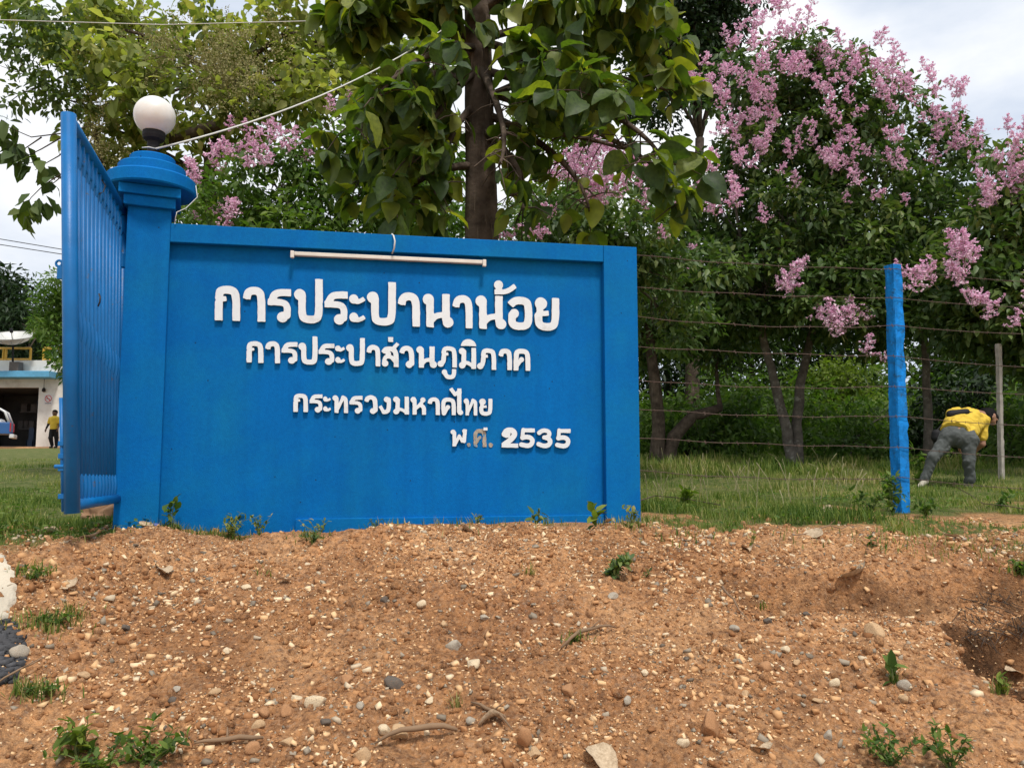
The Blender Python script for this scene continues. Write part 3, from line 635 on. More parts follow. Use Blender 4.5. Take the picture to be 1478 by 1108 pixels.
mb = MB(); mb.box((xl, YB-.3, PB(50, 538).z), (xr+.1, YB+9, PB(50, 521).z)); link('parapet', mb.mesh('parapet', M['bwall']), bld)
mb = MB(); zr0 = PB(0, 519).z; zr1 = PB(0, 503).z
for a_, b__ in ((-60, 46), (65, 96)):
    for zz in (zr0, zr1): mb.tube([(PB(a_, 510).x, YB-.1, zz), (PB(b__, 510).x, YB-.1, zz)], .055, 6)
    for px in np.linspace(a_, b__, 2 if b__ > 80 else 4):
        if px in (-60,): continue
        mb.tube([(PB(px, 510).x, YB-.1, PB(0, 522).z), (PB(px, 510).x, YB-.1, zr1)], .06, 6)
    if b__ < 80: mb.tube([(PB(7, 510).x, YB-.1, PB(0, 522).z), (PB(7, 510).x, YB-.1, zr1)], .06, 6)
link('roof_railing', mb.mesh('roof_railing', M['yellow_rail']), bld)
# shelves and drums seen inside the bay
mb = MB(); xa = PB(-5, 600, 42).x; xb = PB(52, 600, 42).x
for zz in (1.1, 2.0): mb.box((PB(28, 600, 42).x, 42, zg+zz), (xb, 42.6, zg+zz+.06))
for px, py in ((30, 1.16), (37, 1.16), (44, 1.16), (33, 2.06), (47, 2.06)): c_ = PB(px, 600, 42).x; mb.box((c_-.16, 42.05, zg+py), (c_+.16, 42.4, zg+py+.4))
link('shelf', mb.mesh('shelf', pmat('shelf_grey', (.16, .15, .15), .8, .3, 3)), label='grey storage shelf with boxes inside the dark open bay', category='shelf')
mb = MB(); mb.box((PB(40, 600, 40).x, 40, zg+.12), (PB(50, 600, 40).x, 40.4, zg+.5)); mb.box((PB(43, 600, 40).x, 40, zg+.5), (PB(50, 600, 40).x, 40.1, zg+1.1)); 
for px in (40.5, 49.5): mb.box((PB(px, 600, 40).x-.03, 40, zg), (PB(px, 600, 40).x+.03, 40.06, zg+.5))
link('chair', mb.mesh('chair', pmat('chair_blue', (.03, .06, .12), .6)), label='dark blue chair standing inside the open bay', category='chair')
# no smoking notice, pendant lamp
sg_ = empty('notice', PB(70, 576, YB-.02), 'small white notice with a red prohibition ring on the building wall', 'notice')
q = PB(70, 576); mb = MB(); mb.box((q.x-.20, YB-.02, q.z-.26), (q.x+.20, YB-.001, q.z+.22)); link('board', mb.mesh('board', pmat('notice_white', (.62, .60, .60), .6)), sg_)
mred = pmat('notice_red', (.5, .05, .04), .6)
def ring(cx, cz, y, r0, r1, n=24):
    V = []; 
    for r in (r0, r1):
        for k in range(n): V.append((cx+r*math.cos(2*math.pi*k/n), y, cz+r*math.sin(2*math.pi*k/n)))
    return V, [(k, (k+1) % n, n+(k+1) % n, n+k) for k in range(n)]
V, F = ring(q.x, q.z+.03, YB-.026, .13, .165); mb = MB().add(V, F); c_ = .105
mb.add([(q.x-c_-.014, YB-.026, q.z+.03+c_-.014), (q.x-c_+.014, YB-.026, q.z+.03+c_+.014), (q.x+c_+.014, YB-.026, q.z+.03-c_+.014), (q.x+c_-.014, YB-.026, q.z+.03-c_-.014)], [(0, 1, 2, 3)]); link('prohibition_ring', mb.mesh('prohibition_ring', mred), sg_)
mb = MB(); mb.box((q.x-.10, YB-.023, q.z+.01), (q.x+.07, YB-.021, q.z+.04)); mb.box((q.x-.15, YB-.023, q.z-.21), (q.x+.15, YB-.021, q.z-.18)); link('print', mb.mesh('print', M['black']), sg_)
q = PB(65, 563); mb = MB(); mb.tube([(q.x, YB-.1, ze), (q.x, YB-.1, q.z+.1)], .012, 5); mb.lathe([(.02, q.z+.12), (.07, q.z+.06), (.08, q.z-.05), (.03, q.z-.1)], 12, Matrix.Translation((q.x, YB-.1, 0)))
link('pendant_lamp', mb.mesh('pendant_lamp', M['black']), label='small dark lamp hanging from the blue eave', category='lamp')
# satellite dish on the roof edge
dc = PB(19, 490, YB-.6); dish = empty('satellite_dish', (dc.x, dc.y, PB(20, 538).z), 'large pale mesh satellite dish on a dark pole above the blue eave', 'satellite dish')
mdish = pmat('dish_mesh', (.50, .50, .47), .5, .06, 9, 0, metal=.2)
Md = Matrix.Translation((dc.x, dc.y, dc.z-.22))@Matrix.Rotation(math.radians(3), 4, 'Y')@Matrix.Rotation(math.radians(20), 4, 'X')
R_ = 1.02; mb = MB(); V = []; F = []; nr, nn = 8, 36
for i in range(nr+1):
    r = R_*i/nr
    for k in range(nn): V.append(Md@Vector((r*math.cos(2*math.pi*k/nn), r*math.sin(2*math.pi*k/nn), .42*(r/R_)**2)))
for i in range(nr):
    for k in range(nn): F.append((i*nn+k, i*nn+(k+1) % nn, (i+1)*nn+(k+1) % nn, (i+1)*nn+k))
mb.add(V, F); link('reflector', mb.mesh('reflector', mdish, True), dish)
mb = MB()
for k in range(12):
    g = 2*math.pi*k/12
    mb.tube([Md@Vector((r*math.cos(g), r*math.sin(g), .42*(r/R_)**2-.012)) for r in (0.02, .35, .7, R_)], .011, 4)
mb.tube([Md@Vector((R_*math.cos(g), R_*math.sin(g), .42)) for g in np.linspace(0, 2*math.pi, 30)], .016, 5)
link('rib_frame', mb.mesh('rib_frame', pmat('dish_rib', (.25, .25, .24), .6)), dish)
mb = MB(); mb.tube([Md@Vector((0, 0, 0)), Md@Vector((0, 0, .62))], .02, 6); mb.tube([Md@Vector((0, 0, .55)), Md@Vector((0, 0, .75))], .07, 10); link('feed_horn', mb.mesh('feed_horn', M['black']), dish)
mb = MB(); mb.tube([Vector((dc.x+.05, dc.y, PB(20, 527).z)), Md@Vector((0, 0, -.02))], .045, 8); link('pole', mb.mesh('pole', M['black']), dish)
q = PB(22, 537, YB-.7); mb = MB(); mb.box((q.x-.21, YB-.85, PB(20, 538).z), (q.x+.21, YB-.45, PB(20, 525).z)); link('base_block', mb.mesh('base_block', pmat('base_block', (.10, .09, .085), .8)), dish, bevel=.01)
# pickup truck parked in front of the bay: only its rear end is in the frame
YT = 34.0; gz = grd(-22, YT)
tx = P(18, 600, YT).x
truck = empty('pickup_truck', (tx-2, YT, gz), 'white and blue pickup truck whose rear end stands before the dark open bay', 'pickup truck')
Mt = Matrix.Translation((tx, YT, gz))@Matrix.Rotation(math.radians(28), 4, 'Z')
mwh = pmat('truck_white', (.62, .62, .62), .25, .03, spec=.6); mbl = pmat('truck_blue', (.02, .10, .30), .3, .05, spec=.6); mgl = pmat('truck_glass', (.015, .018, .02), .08, .1); mblk = M['black']
def tb(name, boxes, mt, par=truck, bevel=.03):
    mb = MB()
    for lo, hi in boxes: mb.box(lo, hi, Mt)
    return link(name, mb.mesh(name, mt), par, bevel=bevel)
tb('cargo_bed', [((-1.6, -.85, .55), (0, -.80, 1.05)), ((-1.6, .80, .55), (0, .85, 1.05)), ((-1.6, -.8, .55), (0, .8, .62)), ((-5.1, -.83, .5), (-3.2, .83, 1.05)), ((-3.2, -.85, .45), (-1.6, .85, 1.05))], mbl)
tb('tailgate', [((-.05, -.80, .63), (.005, .80, 1.06))], mbl)
mb = MB(); prof = [(-3.3, 1.05), (-2.75, 1.62), (-1.75, 1.64), (-1.55, 1.05)]
V = [Mt@Vector((x, y*(1 if z < 1.1 else .86), z)) for y in (-.84, .84) for x, z in prof]
mb.add(V, [(0, 3, 2, 1), (4, 5, 6, 7), (0, 1, 5, 4), (1, 2, 6, 5), (2, 3, 7, 6)]); cab = link('cab', mb.mesh('cab', mwh), truck, bevel=.05)
mb = MB(); V = [Mt@Vector(p) for p in ((-1.585, -.68, 1.15), (-1.585, .68, 1.15), (-1.715, .60, 1.53), (-1.715, -.60, 1.53))]
mb.add([v+(Mt.to_3x3()@Vector((.02, 0, 0))) for v in V], [(0, 1, 2, 3)])
V = [Mt@Vector(p) for p in ((-3.1, -.862, 1.12), (-1.75, -.862, 1.12), (-1.85, -.765, 1.54), (-2.7, -.765, 1.54))]; mb.add(V, [(0, 1, 2, 3)])
link('cab_window', mb.mesh('cab_window', mgl), cab)
mb = MB()      # sports bar behind the cab
mb.tube([Mt@Vector(p) for p in ((-.05, -.78, 1.04), (-.22, -.72, 1.5), (-.42, -.66, 1.62), (-.42, .66, 1.62), (-.22, .72, 1.5), (-.05, .78, 1.04))], .05, 8); link('roll_bar', mb.mesh('roll_bar', mwh, True), truck)
for y in (-.77, .77): tb('tail_light', [((-.02, y-.07, .66), (.035, y+.07, 1.03))], pmat('tail_red', (.45, .02, .02), .3), bevel=.01)
tb('bumper', [((-.02, -.8, .38), (.16, .8, .55))], mwh)
tb('cargo', [((-.9, -.5, .62), (-.25, .3, 1.2))], pmat('sack_white', (.5, .5, .5), .8), bevel=.12)
for x in (-.95, -4.2):
    for y in (-.78, .78):
        mb = MB(); Mw = Mt@Matrix.Translation((x, y, .36))@Matrix.Rotation(math.pi/2, 4, 'X')
        mb.lathe([(.2, -.1), (.34, -.1), (.36, -.06), (.36, .06), (.34, .1), (.2, .1)], 24, Mw); wl_ = link('wheel', mb.mesh('wheel', mblk), truck)
        mb = MB(); mb.lathe([(.03, -.08), (.2, -.105), (.2, .105), (.03, .08)], 20, Mw); link('rim', mb.mesh('rim', pmat('rim', (.4, .4, .4), .3, metal=.8)), wl_)
# ------------------------------------------------------------------ vegetation
def leafT(fold=.12, droop=.12, wid=.23):
    T = np.array([(0, 0, 0), (.33, wid, fold*.6), (.72, wid*.72, fold*.5-droop*.5), (1, 0, -droop), (.72, -wid*.72, fold*.5-droop*.5), (.33, -wid, fold*.6), (.5, 0, -.02)], float)
    F = np.array([(0, 6, 1), (1, 6, 2), (2, 6, 3), (3, 6, 4), (4, 6, 5), (5, 6, 0)]); return T, F
LT, LF = leafT()
NT = np.array([(0, 0, 0), (.45, .17, .05), (1, 0, -.12), (.45, -.17, .05)], float); NF = np.array([(0, 3, 2), (0, 2, 1)])
M['leaf_lager'] = rampmat('leaf_lagerstroemia', [(.028, .055, .017), (.050, .094, .025), (.080, .135, .035), (.125, .18, .047), (.19, .22, .06)], .5, .35, (1.2, 1.5, .6), .3)
M['leaf_teak'] = rampmat('leaf_teak', [(.04, .07, .026), (.065, .105, .034), (.095, .14, .04), (.12, .15, .035), (.26, .24, .05)], .6, .25, (1.3, 1.45, .4), .36)
M['leaf_olive'] = rampmat('leaf_olive', [(.08, .115, .030), (.14, .185, .045), (.21, .25, .07), (.33, .35, .11), (.42, .39, .15)], .6, .3, (1.5, 1.6, .6), .5)
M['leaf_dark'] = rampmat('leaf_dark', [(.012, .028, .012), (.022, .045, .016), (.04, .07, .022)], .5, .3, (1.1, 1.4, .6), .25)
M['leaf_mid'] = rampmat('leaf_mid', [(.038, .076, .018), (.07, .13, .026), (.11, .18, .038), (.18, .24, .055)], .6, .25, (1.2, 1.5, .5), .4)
M['leaf_under'] = rampmat('leaf_undergrowth', [(.03, .06, .014), (.07, .12, .024), (.12, .19, .04), (.22, .29, .07)], .6, .25, (1.3, 1.6, .5), .45)
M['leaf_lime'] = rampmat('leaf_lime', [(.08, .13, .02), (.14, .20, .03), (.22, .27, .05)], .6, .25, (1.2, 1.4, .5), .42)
M['petal'] = rampmat('petal_pink', [(.58, .28, .45), (.72, .42, .58), (.82, .54, .68), (.88, .67, .77), (.90, .78, .84)], .8, .1, (1.1, .9, 1.1), .3)
M['bud'] = rampmat('bud_olive', [(.20, .20, .07), (.30, .29, .12), (.42, .37, .21)], .9, .1, (1, 1, .8), .25)
def rand_dirs(n): return nrmz(RNG.normal(size=(n, 3)))
def leaf_cloud(centres, n_each, spread, size, droop=.35, T=LT, F=LF, outward=None, flat=.7):
    """sprays of leaves round each centre"""
    n = len(centres)*n_each; c = np.repeat(centres, n_each, 0)
    off = rand_dirs(n)*(RNG.random((n, 1))**.5)*spread; off[:, 2] *= flat
    pos = c+off
    A = nrmz(nrmz(off)*.8+rand_dirs(n)*.7+np.array([0, 0, -droop]))
    up = nrmz(rand_dirs(n)*.75+np.array([0, 0, 1.0])); Bv = nrmz(np.cross(up, A)); Nv = np.cross(A, Bv)
    s = size*(.6+.8*RNG.random(n))
    V, Fo = scatter(T, F, pos, A, Bv, Nv, s)
    # leaf age colour, alike within a spray
    r = np.repeat(RNG.random(len(centres))*.6, n_each)+RNG.random(n)*.4
    return V, Fo, np.repeat(r, len(F))
def blob_sprays(blobs, per):
    out = []
    for (c, r, rz) in blobs:
        k = max(3, int(per*r*r)); d = rand_dirs(k); rad = .45+.6*RNG.random((k, 1))**.6
        p = d*rad*np.array([r, r, rz]); out.append(p+np.array(c))
    return np.concatenate(out)
def limb(p, q, bow=.15, n=6):
    p, q = Vector(p), Vector(q); d = (q-p).length; o = Vector(rand_dirs(1)[0])*d*bow*.5+Vector((0, 0, d*bow*.5))
    return [p.lerp(q, t)+o*4*t*(1-t)+Vector(rand_dirs(1)[0])*d*.02*(0 < t < 1) for t in np.linspace(0, 1, n)]
def grow_tree(name, label, cat, stems, blobs, per, n_each, spread, size, lmat, bmat, r0, group=None, T=LT, F=LF, droop=.35, flat=.7, branch_r=.35, twigs=True, extra=None):
    """stems: list of world polylines from the ground; limbs run from stem tops to every blob, twigs to sprays"""
    base = Vector(stems[0][0]); t = empty(name, base, label, cat, group)
    mb = MB()
    for s_ in stems:
        pts = [Vector(p) for p in s_]; fine = []
        for i in range(len(pts)-1):
            for k in range(4): fine.append(pts[i].lerp(pts[i+1], k/4)+Vector(rand_dirs(1)[0])*r0*.12)
        fine.append(pts[-1]); m_ = len(fine)
        rr = [r0*(1.25 if i == 0 else 1-.5*i/m_)*(1+.08*random.uniform(-1, 1)) for i in range(m_)]
        mb.tube(fine, rr, 10)
    sprays = blob_sprays(blobs, per)
    tops = [Vector(p) for s_ in stems for p in s_[max(1, len(s_)-2):]]
    for (c, r, rz) in blobs:
        c = Vector(c); s0 = min(tops, key=lambda p: (p-c).length)
        l_ = limb(s0, c, .2); mb.tube(l_, [r0*branch_r*(1-.7*i/(len(l_)-1)) for i in range(len(l_))], 6)
        if twigs:
            near = sprays[np.argsort(np.linalg.norm(sprays-np.array(c), axis=1))[:9]]
            for q in near:
                a_ = l_[random.randint(2, len(l_)-1)]; tw = limb(a_, q, .2, 4); mb.tube(tw, [r0*.09, r0*.07, r0*.05, r0*.02], 4, False)
    link('trunk', mb.mesh('trunk', bmat, True), t)
    V, Fo, rn = leaf_cloud(sprays, n_each, spread, size, droop, T, F, flat=flat)
    link('crown', mesh_np('crown', V, Fo, lmat, {'rnd': ('FACE', rn)}), t)
    return t, sprays
def BL(lst, r, jit=1.0, rz=.8):     # (px, py, Y[, r]) -> blobs
    o = []
    for b in lst:
        rr = b[3] if len(b) > 3 else r; c = P(b[0], b[1], b[2]+random.uniform(-jit, jit)); o.append((tuple(c), rr, rr*rz))
    return o
# -- flower panicles: five meshes shared by every cluster
def panicle(seed, n=95, L_=.44):
    rg = np.random.default_rng(seed); ax = rg.random(n)**.9
    nb = 9; bd = nrmz(np.stack([np.cos(np.arange(nb)*2.4), np.sin(np.arange(nb)*2.4), .5+0*np.arange(nb)], -1))
    which = rg.integers(0, nb, n); hpos = (which+.5)/nb
    rad = (1-hpos)*.20+.04; t = rg.random(n)
    p = bd[which]*(rad*t)[:, None]*np.array([1, 1, .7]); p[:, 2] += hpos*L_; p += rg.normal(size=(n, 3))*.016
    pos = np.repeat(p, 3, 0)+rg.normal(size=(n*3, 3))*.011
    m_ = len(pos); A = nrmz(rg.normal(size=(m_, 3))+np.array([0, 0, .3])); up = nrmz(rg.normal(size=(m_, 3))); B = nrmz(np.cross(up, A)); Nv = np.cross(A, B)
    PT = np.array([(-.4, -.4, 0), (.5, -.5, .15), (.55, .5, -.1), (-.5, .45, .1)], float); PF = np.array([(0, 1, 2), (0, 2, 3)])
    V, F = scatter(PT, PF, pos, A, B, Nv, .026*(.6+.7*rg.random(m_)))
    st = MB(); st.tube([(0, 0, -.12), (0, 0, L_*.5), (0, 0, L_)], [.006, .004, .002], 3)
    for i in range(nb): h0 = (i+.1)/nb*L_; st.tube([(0, 0, h0), tuple(bd[i]*((1-(i+.5)/nb)*.20+.04)*np.array([1, 1, .7])+np.array([0, 0, (i+.5)/nb*L_]))], .003, 3, False)
    SF = [f for f in st.f if len(f) == 4]; nF = len(F); r_ = np.concatenate([np.repeat(np.clip(.25*rg.random()+.8*rg.random(m_), 0, 1), 2), np.zeros(len(SF))])
    me = mesh_np('flower_cluster', np.concatenate([V, np.array(st.v)]), [F, np.array(SF)+len(V)], M['petal'], {'rnd': ('FACE', r_)})
    me.materials.append(M['bud']); me.polygons.foreach_set('material_index', [0]*nF+[1]*len(SF)); return me
PAN = [panicle(60+i) for i in range(6)]
def flowers(tree, lst, Y, base=None, sc0=1.0, jit=1.2, keep=1.0):
    for (px, py, n, *yy) in lst:
        for k in range(n):
            if random.random() > keep: continue
            Yk = (yy[0] if yy else Y)+random.uniform(-.5, .5)
            c = P(px+random.gauss(0, 13*jit if n > 1 else 4), py+random.gauss(0, 10*jit if n > 1 else 4), Yk)
            o = link('flower_cluster', random.choice(PAN), tree); o.location = c-tree.location
            s_ = sc0*random.uniform(.55, 1.05); o.scale = (s_*1.15, s_*1.15, s_); o.rotation_euler = (random.gauss(0, .55), random.gauss(0, .55), random.uniform(0, 6.28))
# -- T1: the big pink flowering tree right of the wall
bs = [(1060,130,12.8,.75),(1125,100,13,.85),(1195,120,13,.8),(1275,160,13,.85),(1350,215,13,.8),(1085,215,12.6),(1180,215,13),(1265,255,12.6),(1355,300,12.6),(1040,300,12.6),(1140,310,12.2),(1240,345,12.2),(1335,385,12.2),
      (1010,395,12.6),(1105,410,12),(1200,430,12),(1295,450,12.4),(1085,470,13.5,.6),(1180,300,14.2),(1280,340,14.2),(1085,340,14.2),(980,430,13,.7),(1150,460,13.6,.7),(1240,470,13.6,.6),(1340,330,14),(1230,210,14),(1120,190,14)]
g0 = ground_hit(1147, 672)
st1 = [(P(1146, 670, g0.y)-Vector((0, 0, .25))), P(1135, 620, g0.y), P(1121, 560, g0.y), P(1104, 500, g0.y), P(1095, 440, g0.y)]
st2 = [(P(1151, 676, g0.y+.1)-Vector((0, 0, .25))), P(1150, 610, g0.y+.1), P(1156, 550, g0.y+.1), P(1166, 500, g0.y+.2), P(1185, 440, g0.y+.3)]
YF = g0.y; sh = YF-13
bs = [(b[0], b[1], b[2]+sh, *(b[3:])) for b in bs]
t1, _ = grow_tree('crape_myrtle_tree', 'large tree covered in pink flower clusters behind the barbed wire fence', 'tree', [st1, st2], BL(bs, .88, .35), 50, 42, .34, .15, M['leaf_lager'], M['bark_grey'], .115)
F1 = [(1060,45,5),(1100,25,8),(1130,35,5),(1165,50,7),(1185,75,6),(1230,70,6),(1270,82,6),(1300,100,5),(1340,118,5),(1375,145,6),(1392,170,4),(1412,200,4),(1040,100,5),(1022,125,4),(1080,105,8),(1120,120,4),(1150,105,8),(1170,135,6),(1200,115,5),(1050,165,3),(1095,150,8),(1088,200,9),(1110,215,5),(1260,115,5),(1290,125,4),(1320,130,5),(1260,165,2),(1210,200,6),(1190,238,7),(1225,242,4),(1270,230,4),(1320,175,3),(1065,272,2),(1370,200,5),(1255,290,1),(1312,292,1),(1100,320,1),(985,382,2),(990,330,2)]
flowers(t1, [(a, b, c, YF-1.0 if b < 100 else YF-1.9) for a, b, c in F1]+[(a, b, 1, YF-1.9) for a, b in [(1035,200),(1120,250),(1150,275),(1000,250),(1075,240),(1230,170),(1300,200),(1340,240),(1345,160),(1390,240),(1180,180),(1285,240),(1020,310),(1130,165),(1215,290),(1400,300),(1150,200),(1310,150),(1240,270),(1045,140)]], YF, sc0=.80, jit=1.35)
flowers(t1, [(a, b, c, YF-2.1 if a < 1300 else 10.9) for a, b, c in [(1143,412,5),(1212,470,3),(1235,460,3),(1245,455,1),(1200,478,1),(1225,490,1),(1250,518,2),(1272,428,1),(1322,415,2),(1345,412,1),(1365,378,3),(1390,385,3),(1378,400,2),(1405,370,2),(1420,430,3),(1408,445,1)]], YF, sc0=1.0)
# -- second flowering tree at the right edge
g1 = ground_hit(1500, 668)
stem = [P(1530, 668, 12.5)-Vector((0, 0, .2)), P(1528, 580, 12.5), P(1520, 480, 12.5), P(1505, 400, 12.5)]
t2, _ = grow_tree('crape_myrtle_tree', 'pink flowering tree cut off by the right edge of the photo', 'tree', [stem], BL([(1470,260,12,.7),(1430,330,12,.7),(1480,350,12,.75),(1400,400,12,.6),(1450,430,12,.7),(1500,440,12,.7),(1550,300,12.5,1),(1560,420,12.5,1),(1420,480,12.4,.5),(1475,500,12.4,.55),(1530,500,12.4,.8),(1380,460,12.4,.5)], .7, .4), 52, 42, .34, .155, M['leaf_lager'], M['bark_grey'], .12)
flowers(t2, [(a, b, c, 11.4) for a, b, c in [(1460,225,6),(1435,245,5),(1470,250,6),(1440,285,7),(1470,290,6),(1420,275,3),(1455,300,5),(1472,215,4),(1440,450,2),(1472,440,3),(1475,415,2),(1460,470,1),(1380,285,1)]], 11.4, sc0=.8, jit=1.4, keep=.7)
# -- T3: pink flowering tree between pillar and teak trunk
stem = [P(420, 700, 9.6)-Vector((0, 0, .3)), P(430, 520, 9.6), P(440, 380, 9.6)]
t3, _ = grow_tree('crape_myrtle_tree', 'pink flowering tree rising behind the left half of the sign wall', 'tree', [stem], BL([(330,300,9.5,.5),(395,265,9.4,.55),(465,235,9.4,.55),(530,215,9.6,.5),(425,320,9.2,.5),(505,300,9.3,.55),(590,300,9.8,.55),(570,250,9.8,.5),(360,340,9.5,.5),(300,340,9.6,.4),(610,370,10,.5),(480,370,9.4,.6)], .5, .3), 90, 34, .24, .105, M['leaf_lime'] if 0 else M['leaf_mid'], M['bark_grey'], .10)
flowers(t3, [(a, b, c, 8.9) for a, b, c in [(338,225,5),(352,210,3),(385,240,5),(375,200,3),(400,185,3),(435,220,3),(455,222,3),(510,165,4),(548,168,4),(312,312,4),(330,298,1),(290,268,3),(330,190,1),(525,180,2),(480,160,1)]], 9, sc0=.62)
# -- T4: pink flowering tree right of the teak trunk
stem = [P(870, 660, 10.6)-Vector((0, 0, .3)), P(868, 520, 10.6), P(860, 400, 10.6)]
t4, _ = grow_tree('crape_myrtle_tree', 'pink flowering tree just right of the thick dark trunk above the wall', 'tree', [stem], BL([(770,340,10.6,.5),(840,330,10.6,.5),(910,340,10.6,.6),(960,400,10.8,.6),(880,390,10.8,.6),(940,290,10.8,.5),(860,285,10.6,.4),(970,470,11.5,.6),(800,300,11,.4)], .5, .3), 80, 34, .27, .115, M['leaf_lager'], M['bark_grey'], .10)
flowers(t4, [(a, b, c, 8.9) for a, b, c in [(822,258,8),(840,272,5),(866,240,6),(885,222,5),(900,245,6),(880,275,5),(770,325,2),(765,335,1),(805,310,1),(925,262,3),(930,300,1),(865,290,2),(985,310,2),(1035,250,3),(1050,300,3),(960,345,1)]], 9, sc0=.70, jit=1.0)
# -- T5: big olive tree at upper left with bud sprays
stem = [P(330, 690, 12)-Vector((0, 0, .3)), P(322, 420, 12), P(300, 260, 12), P(330, 130, 12)]
bs5 = [(110,40,11.5),(150,110,11.2,.65),(200,50,11.8),(230,140,11.2,.7),(290,60,11.8),(320,150,11.6,.7),(370,60,11.8),(400,130,11.4,.7),(450,50,11.6),(480,130,11.8,.7),(530,60,12),(160,185,11,.5),(200,235,11,.45),(150,250,11,.35),(290,200,11.8,.55),(560,130,12.2,.7),(600,180,12.6,.6),(270,255,12.4,.45)]
t5, sp5 = grow_tree('olive_green_tree', 'tall olive green tree with pale bud sprays above the gate pillar', 'tree', [stem], BL(bs5, .8, .5), 36, 27, .34, .165, M['leaf_olive'], M['bark_dark'], .14, T=leafT(.1, .2, .30)[0])
mb = MB(); l_ = [P(170, 245, 11.4), P(235, 205, 11.4), P(330, 178, 11.5), P(440, 140, 11.7)]; mb.tube(l_, [.07, .09, .11, .12], 8); link('limb', mb.mesh('limb', M['bark_dark'], True), t5)
# bud sprays
bc = []
for px, py, r, n in [(310,100,50,34),(340,90,50,34),(300,130,50,24),(230,70,40,14),(130,140,30,16),(145,215,30,20),(250,40,50,10),(360,130,40,24),(110,80,30,8),(400,60,40,8),(170,160,30,10),(140,180,22,12),(215,110,26,10),(330,60,40,14)]:
    for k in range(n): bc.append(P(px+random.gauss(0, r*.5), py+random.gauss(0, r*.4), 10.7+random.uniform(-.3, .3)))
bc = np.array([tuple(v) for v in bc]); n_e = 60; c = np.repeat(bc, n_e, 0); off = rand_dirs(len(c))*(RNG.random((len(c), 1))**.5)*.15
pos = c+off; A = rand_dirs(len(c)); B = nrmz(np.cross(rand_dirs(len(c)), A)); Nv = np.cross(A, B)
V, F = scatter(np.array([(-.5,-.3,0),(.5,-.3,0),(.5,.3,.1),(-.5,.3,0)], float), np.array([(0,1,2),(0,2,3)]), pos, A, B, Nv, .020*(.6+RNG.random(len(c))))
link('bud_spray', mesh_np('bud_spray', V, F, M['bud'], {'rnd': ('FACE', np.repeat(RNG.random(len(c)), 2))}), t5, kind='stuff')
# -- T6: branches reaching into the sky at the far left
t6 = empty('reaching_branch_tree', P(142, 690, 11.6), 'tree with thin drooping branches hanging against the sky left of the gate', 'tree')
mb = MB(); paths = [[(135,180),(95,192),(45,198),(15,185),(-20,172)],[(100,192),(60,215),(40,225),(20,208)],[(110,200),(85,225),(62,238),(50,246)],[(120,230),(90,250),(62,268),(45,285),(35,300)],[(100,245),(80,262),(72,268)],[(60,198),(35,215),(25,240)],[(120,150),(80,140),(40,110),(0,95)],[(60,125),(30,135),(10,150)]]
for p_ in paths:
    pp = [P(a, b, 10.5) for a, b in p_]; mb.tube(pp, [.012*(1-.7*i/(len(pp)-1)) for i in range(len(pp))], 5)
mb.tube([P(142, 690, 11.6), P(140, 420, 11.5), P(150, 260, 11), P(135, 180, 10.6)], [.10, .09, .06, .03], 8)
link('trunk', mb.mesh('trunk', M['bark_dark'], True), t6)
cs = np.array([tuple(P(a, b, 10.5)) for a, b in [(12,178),(2,190),(20,215),(28,208),(28,225),(52,240),(60,236),(50,284),(60,288),(42,300),(35,306),(76,262),(8,205),(-15,175)]])
V, F, rn = leaf_cloud(cs, 7, .15, .24, 1.1, leafT(.1, .25, .28)[0], LF)
V2, F2, rn2 = leaf_cloud(np.array([tuple(P(a, b, 10.4)) for a, b in [(100,60),(80,45),(60,30),(50,15),(30,20),(70,75),(45,90),(25,80),(60,55),(95,20),(110,95),(20,60),(0,70),(75,100),(85,140),(40,50),(100,130),(120,150),(80,140),(60,125),(30,135),(10,150),(50,115),(90,160),(110,115)]]), 46, .3, .11, .7, LT, LF)
link('crown', mesh_np('crown', np.concatenate([V, V2]), np.concatenate([F, F2+len(V)]), M['leaf_teak'], {'rnd': ('FACE', np.concatenate([rn, rn2])*.75)}), t6)
# -- T7: dark fine tree above centre right
stem = [P(1000, 640, 20)-Vector((0, 0, .3)), P(1000, 400, 20), P(1010, 200, 20)]
grow_tree('dark_tree', 'dark dense tree rising above the flowering trees at the top centre', 'tree', [stem], BL([(1000,20,20),(1030,60,20,.9),(960,60,20),(1010,110,20,.9),(960,140,20),(1040,-10,20),(980,-60,20,1.4)], 1.1, .5), 36, 44, .45, .17, M['leaf_dark'], M['bark_dark'], .2)
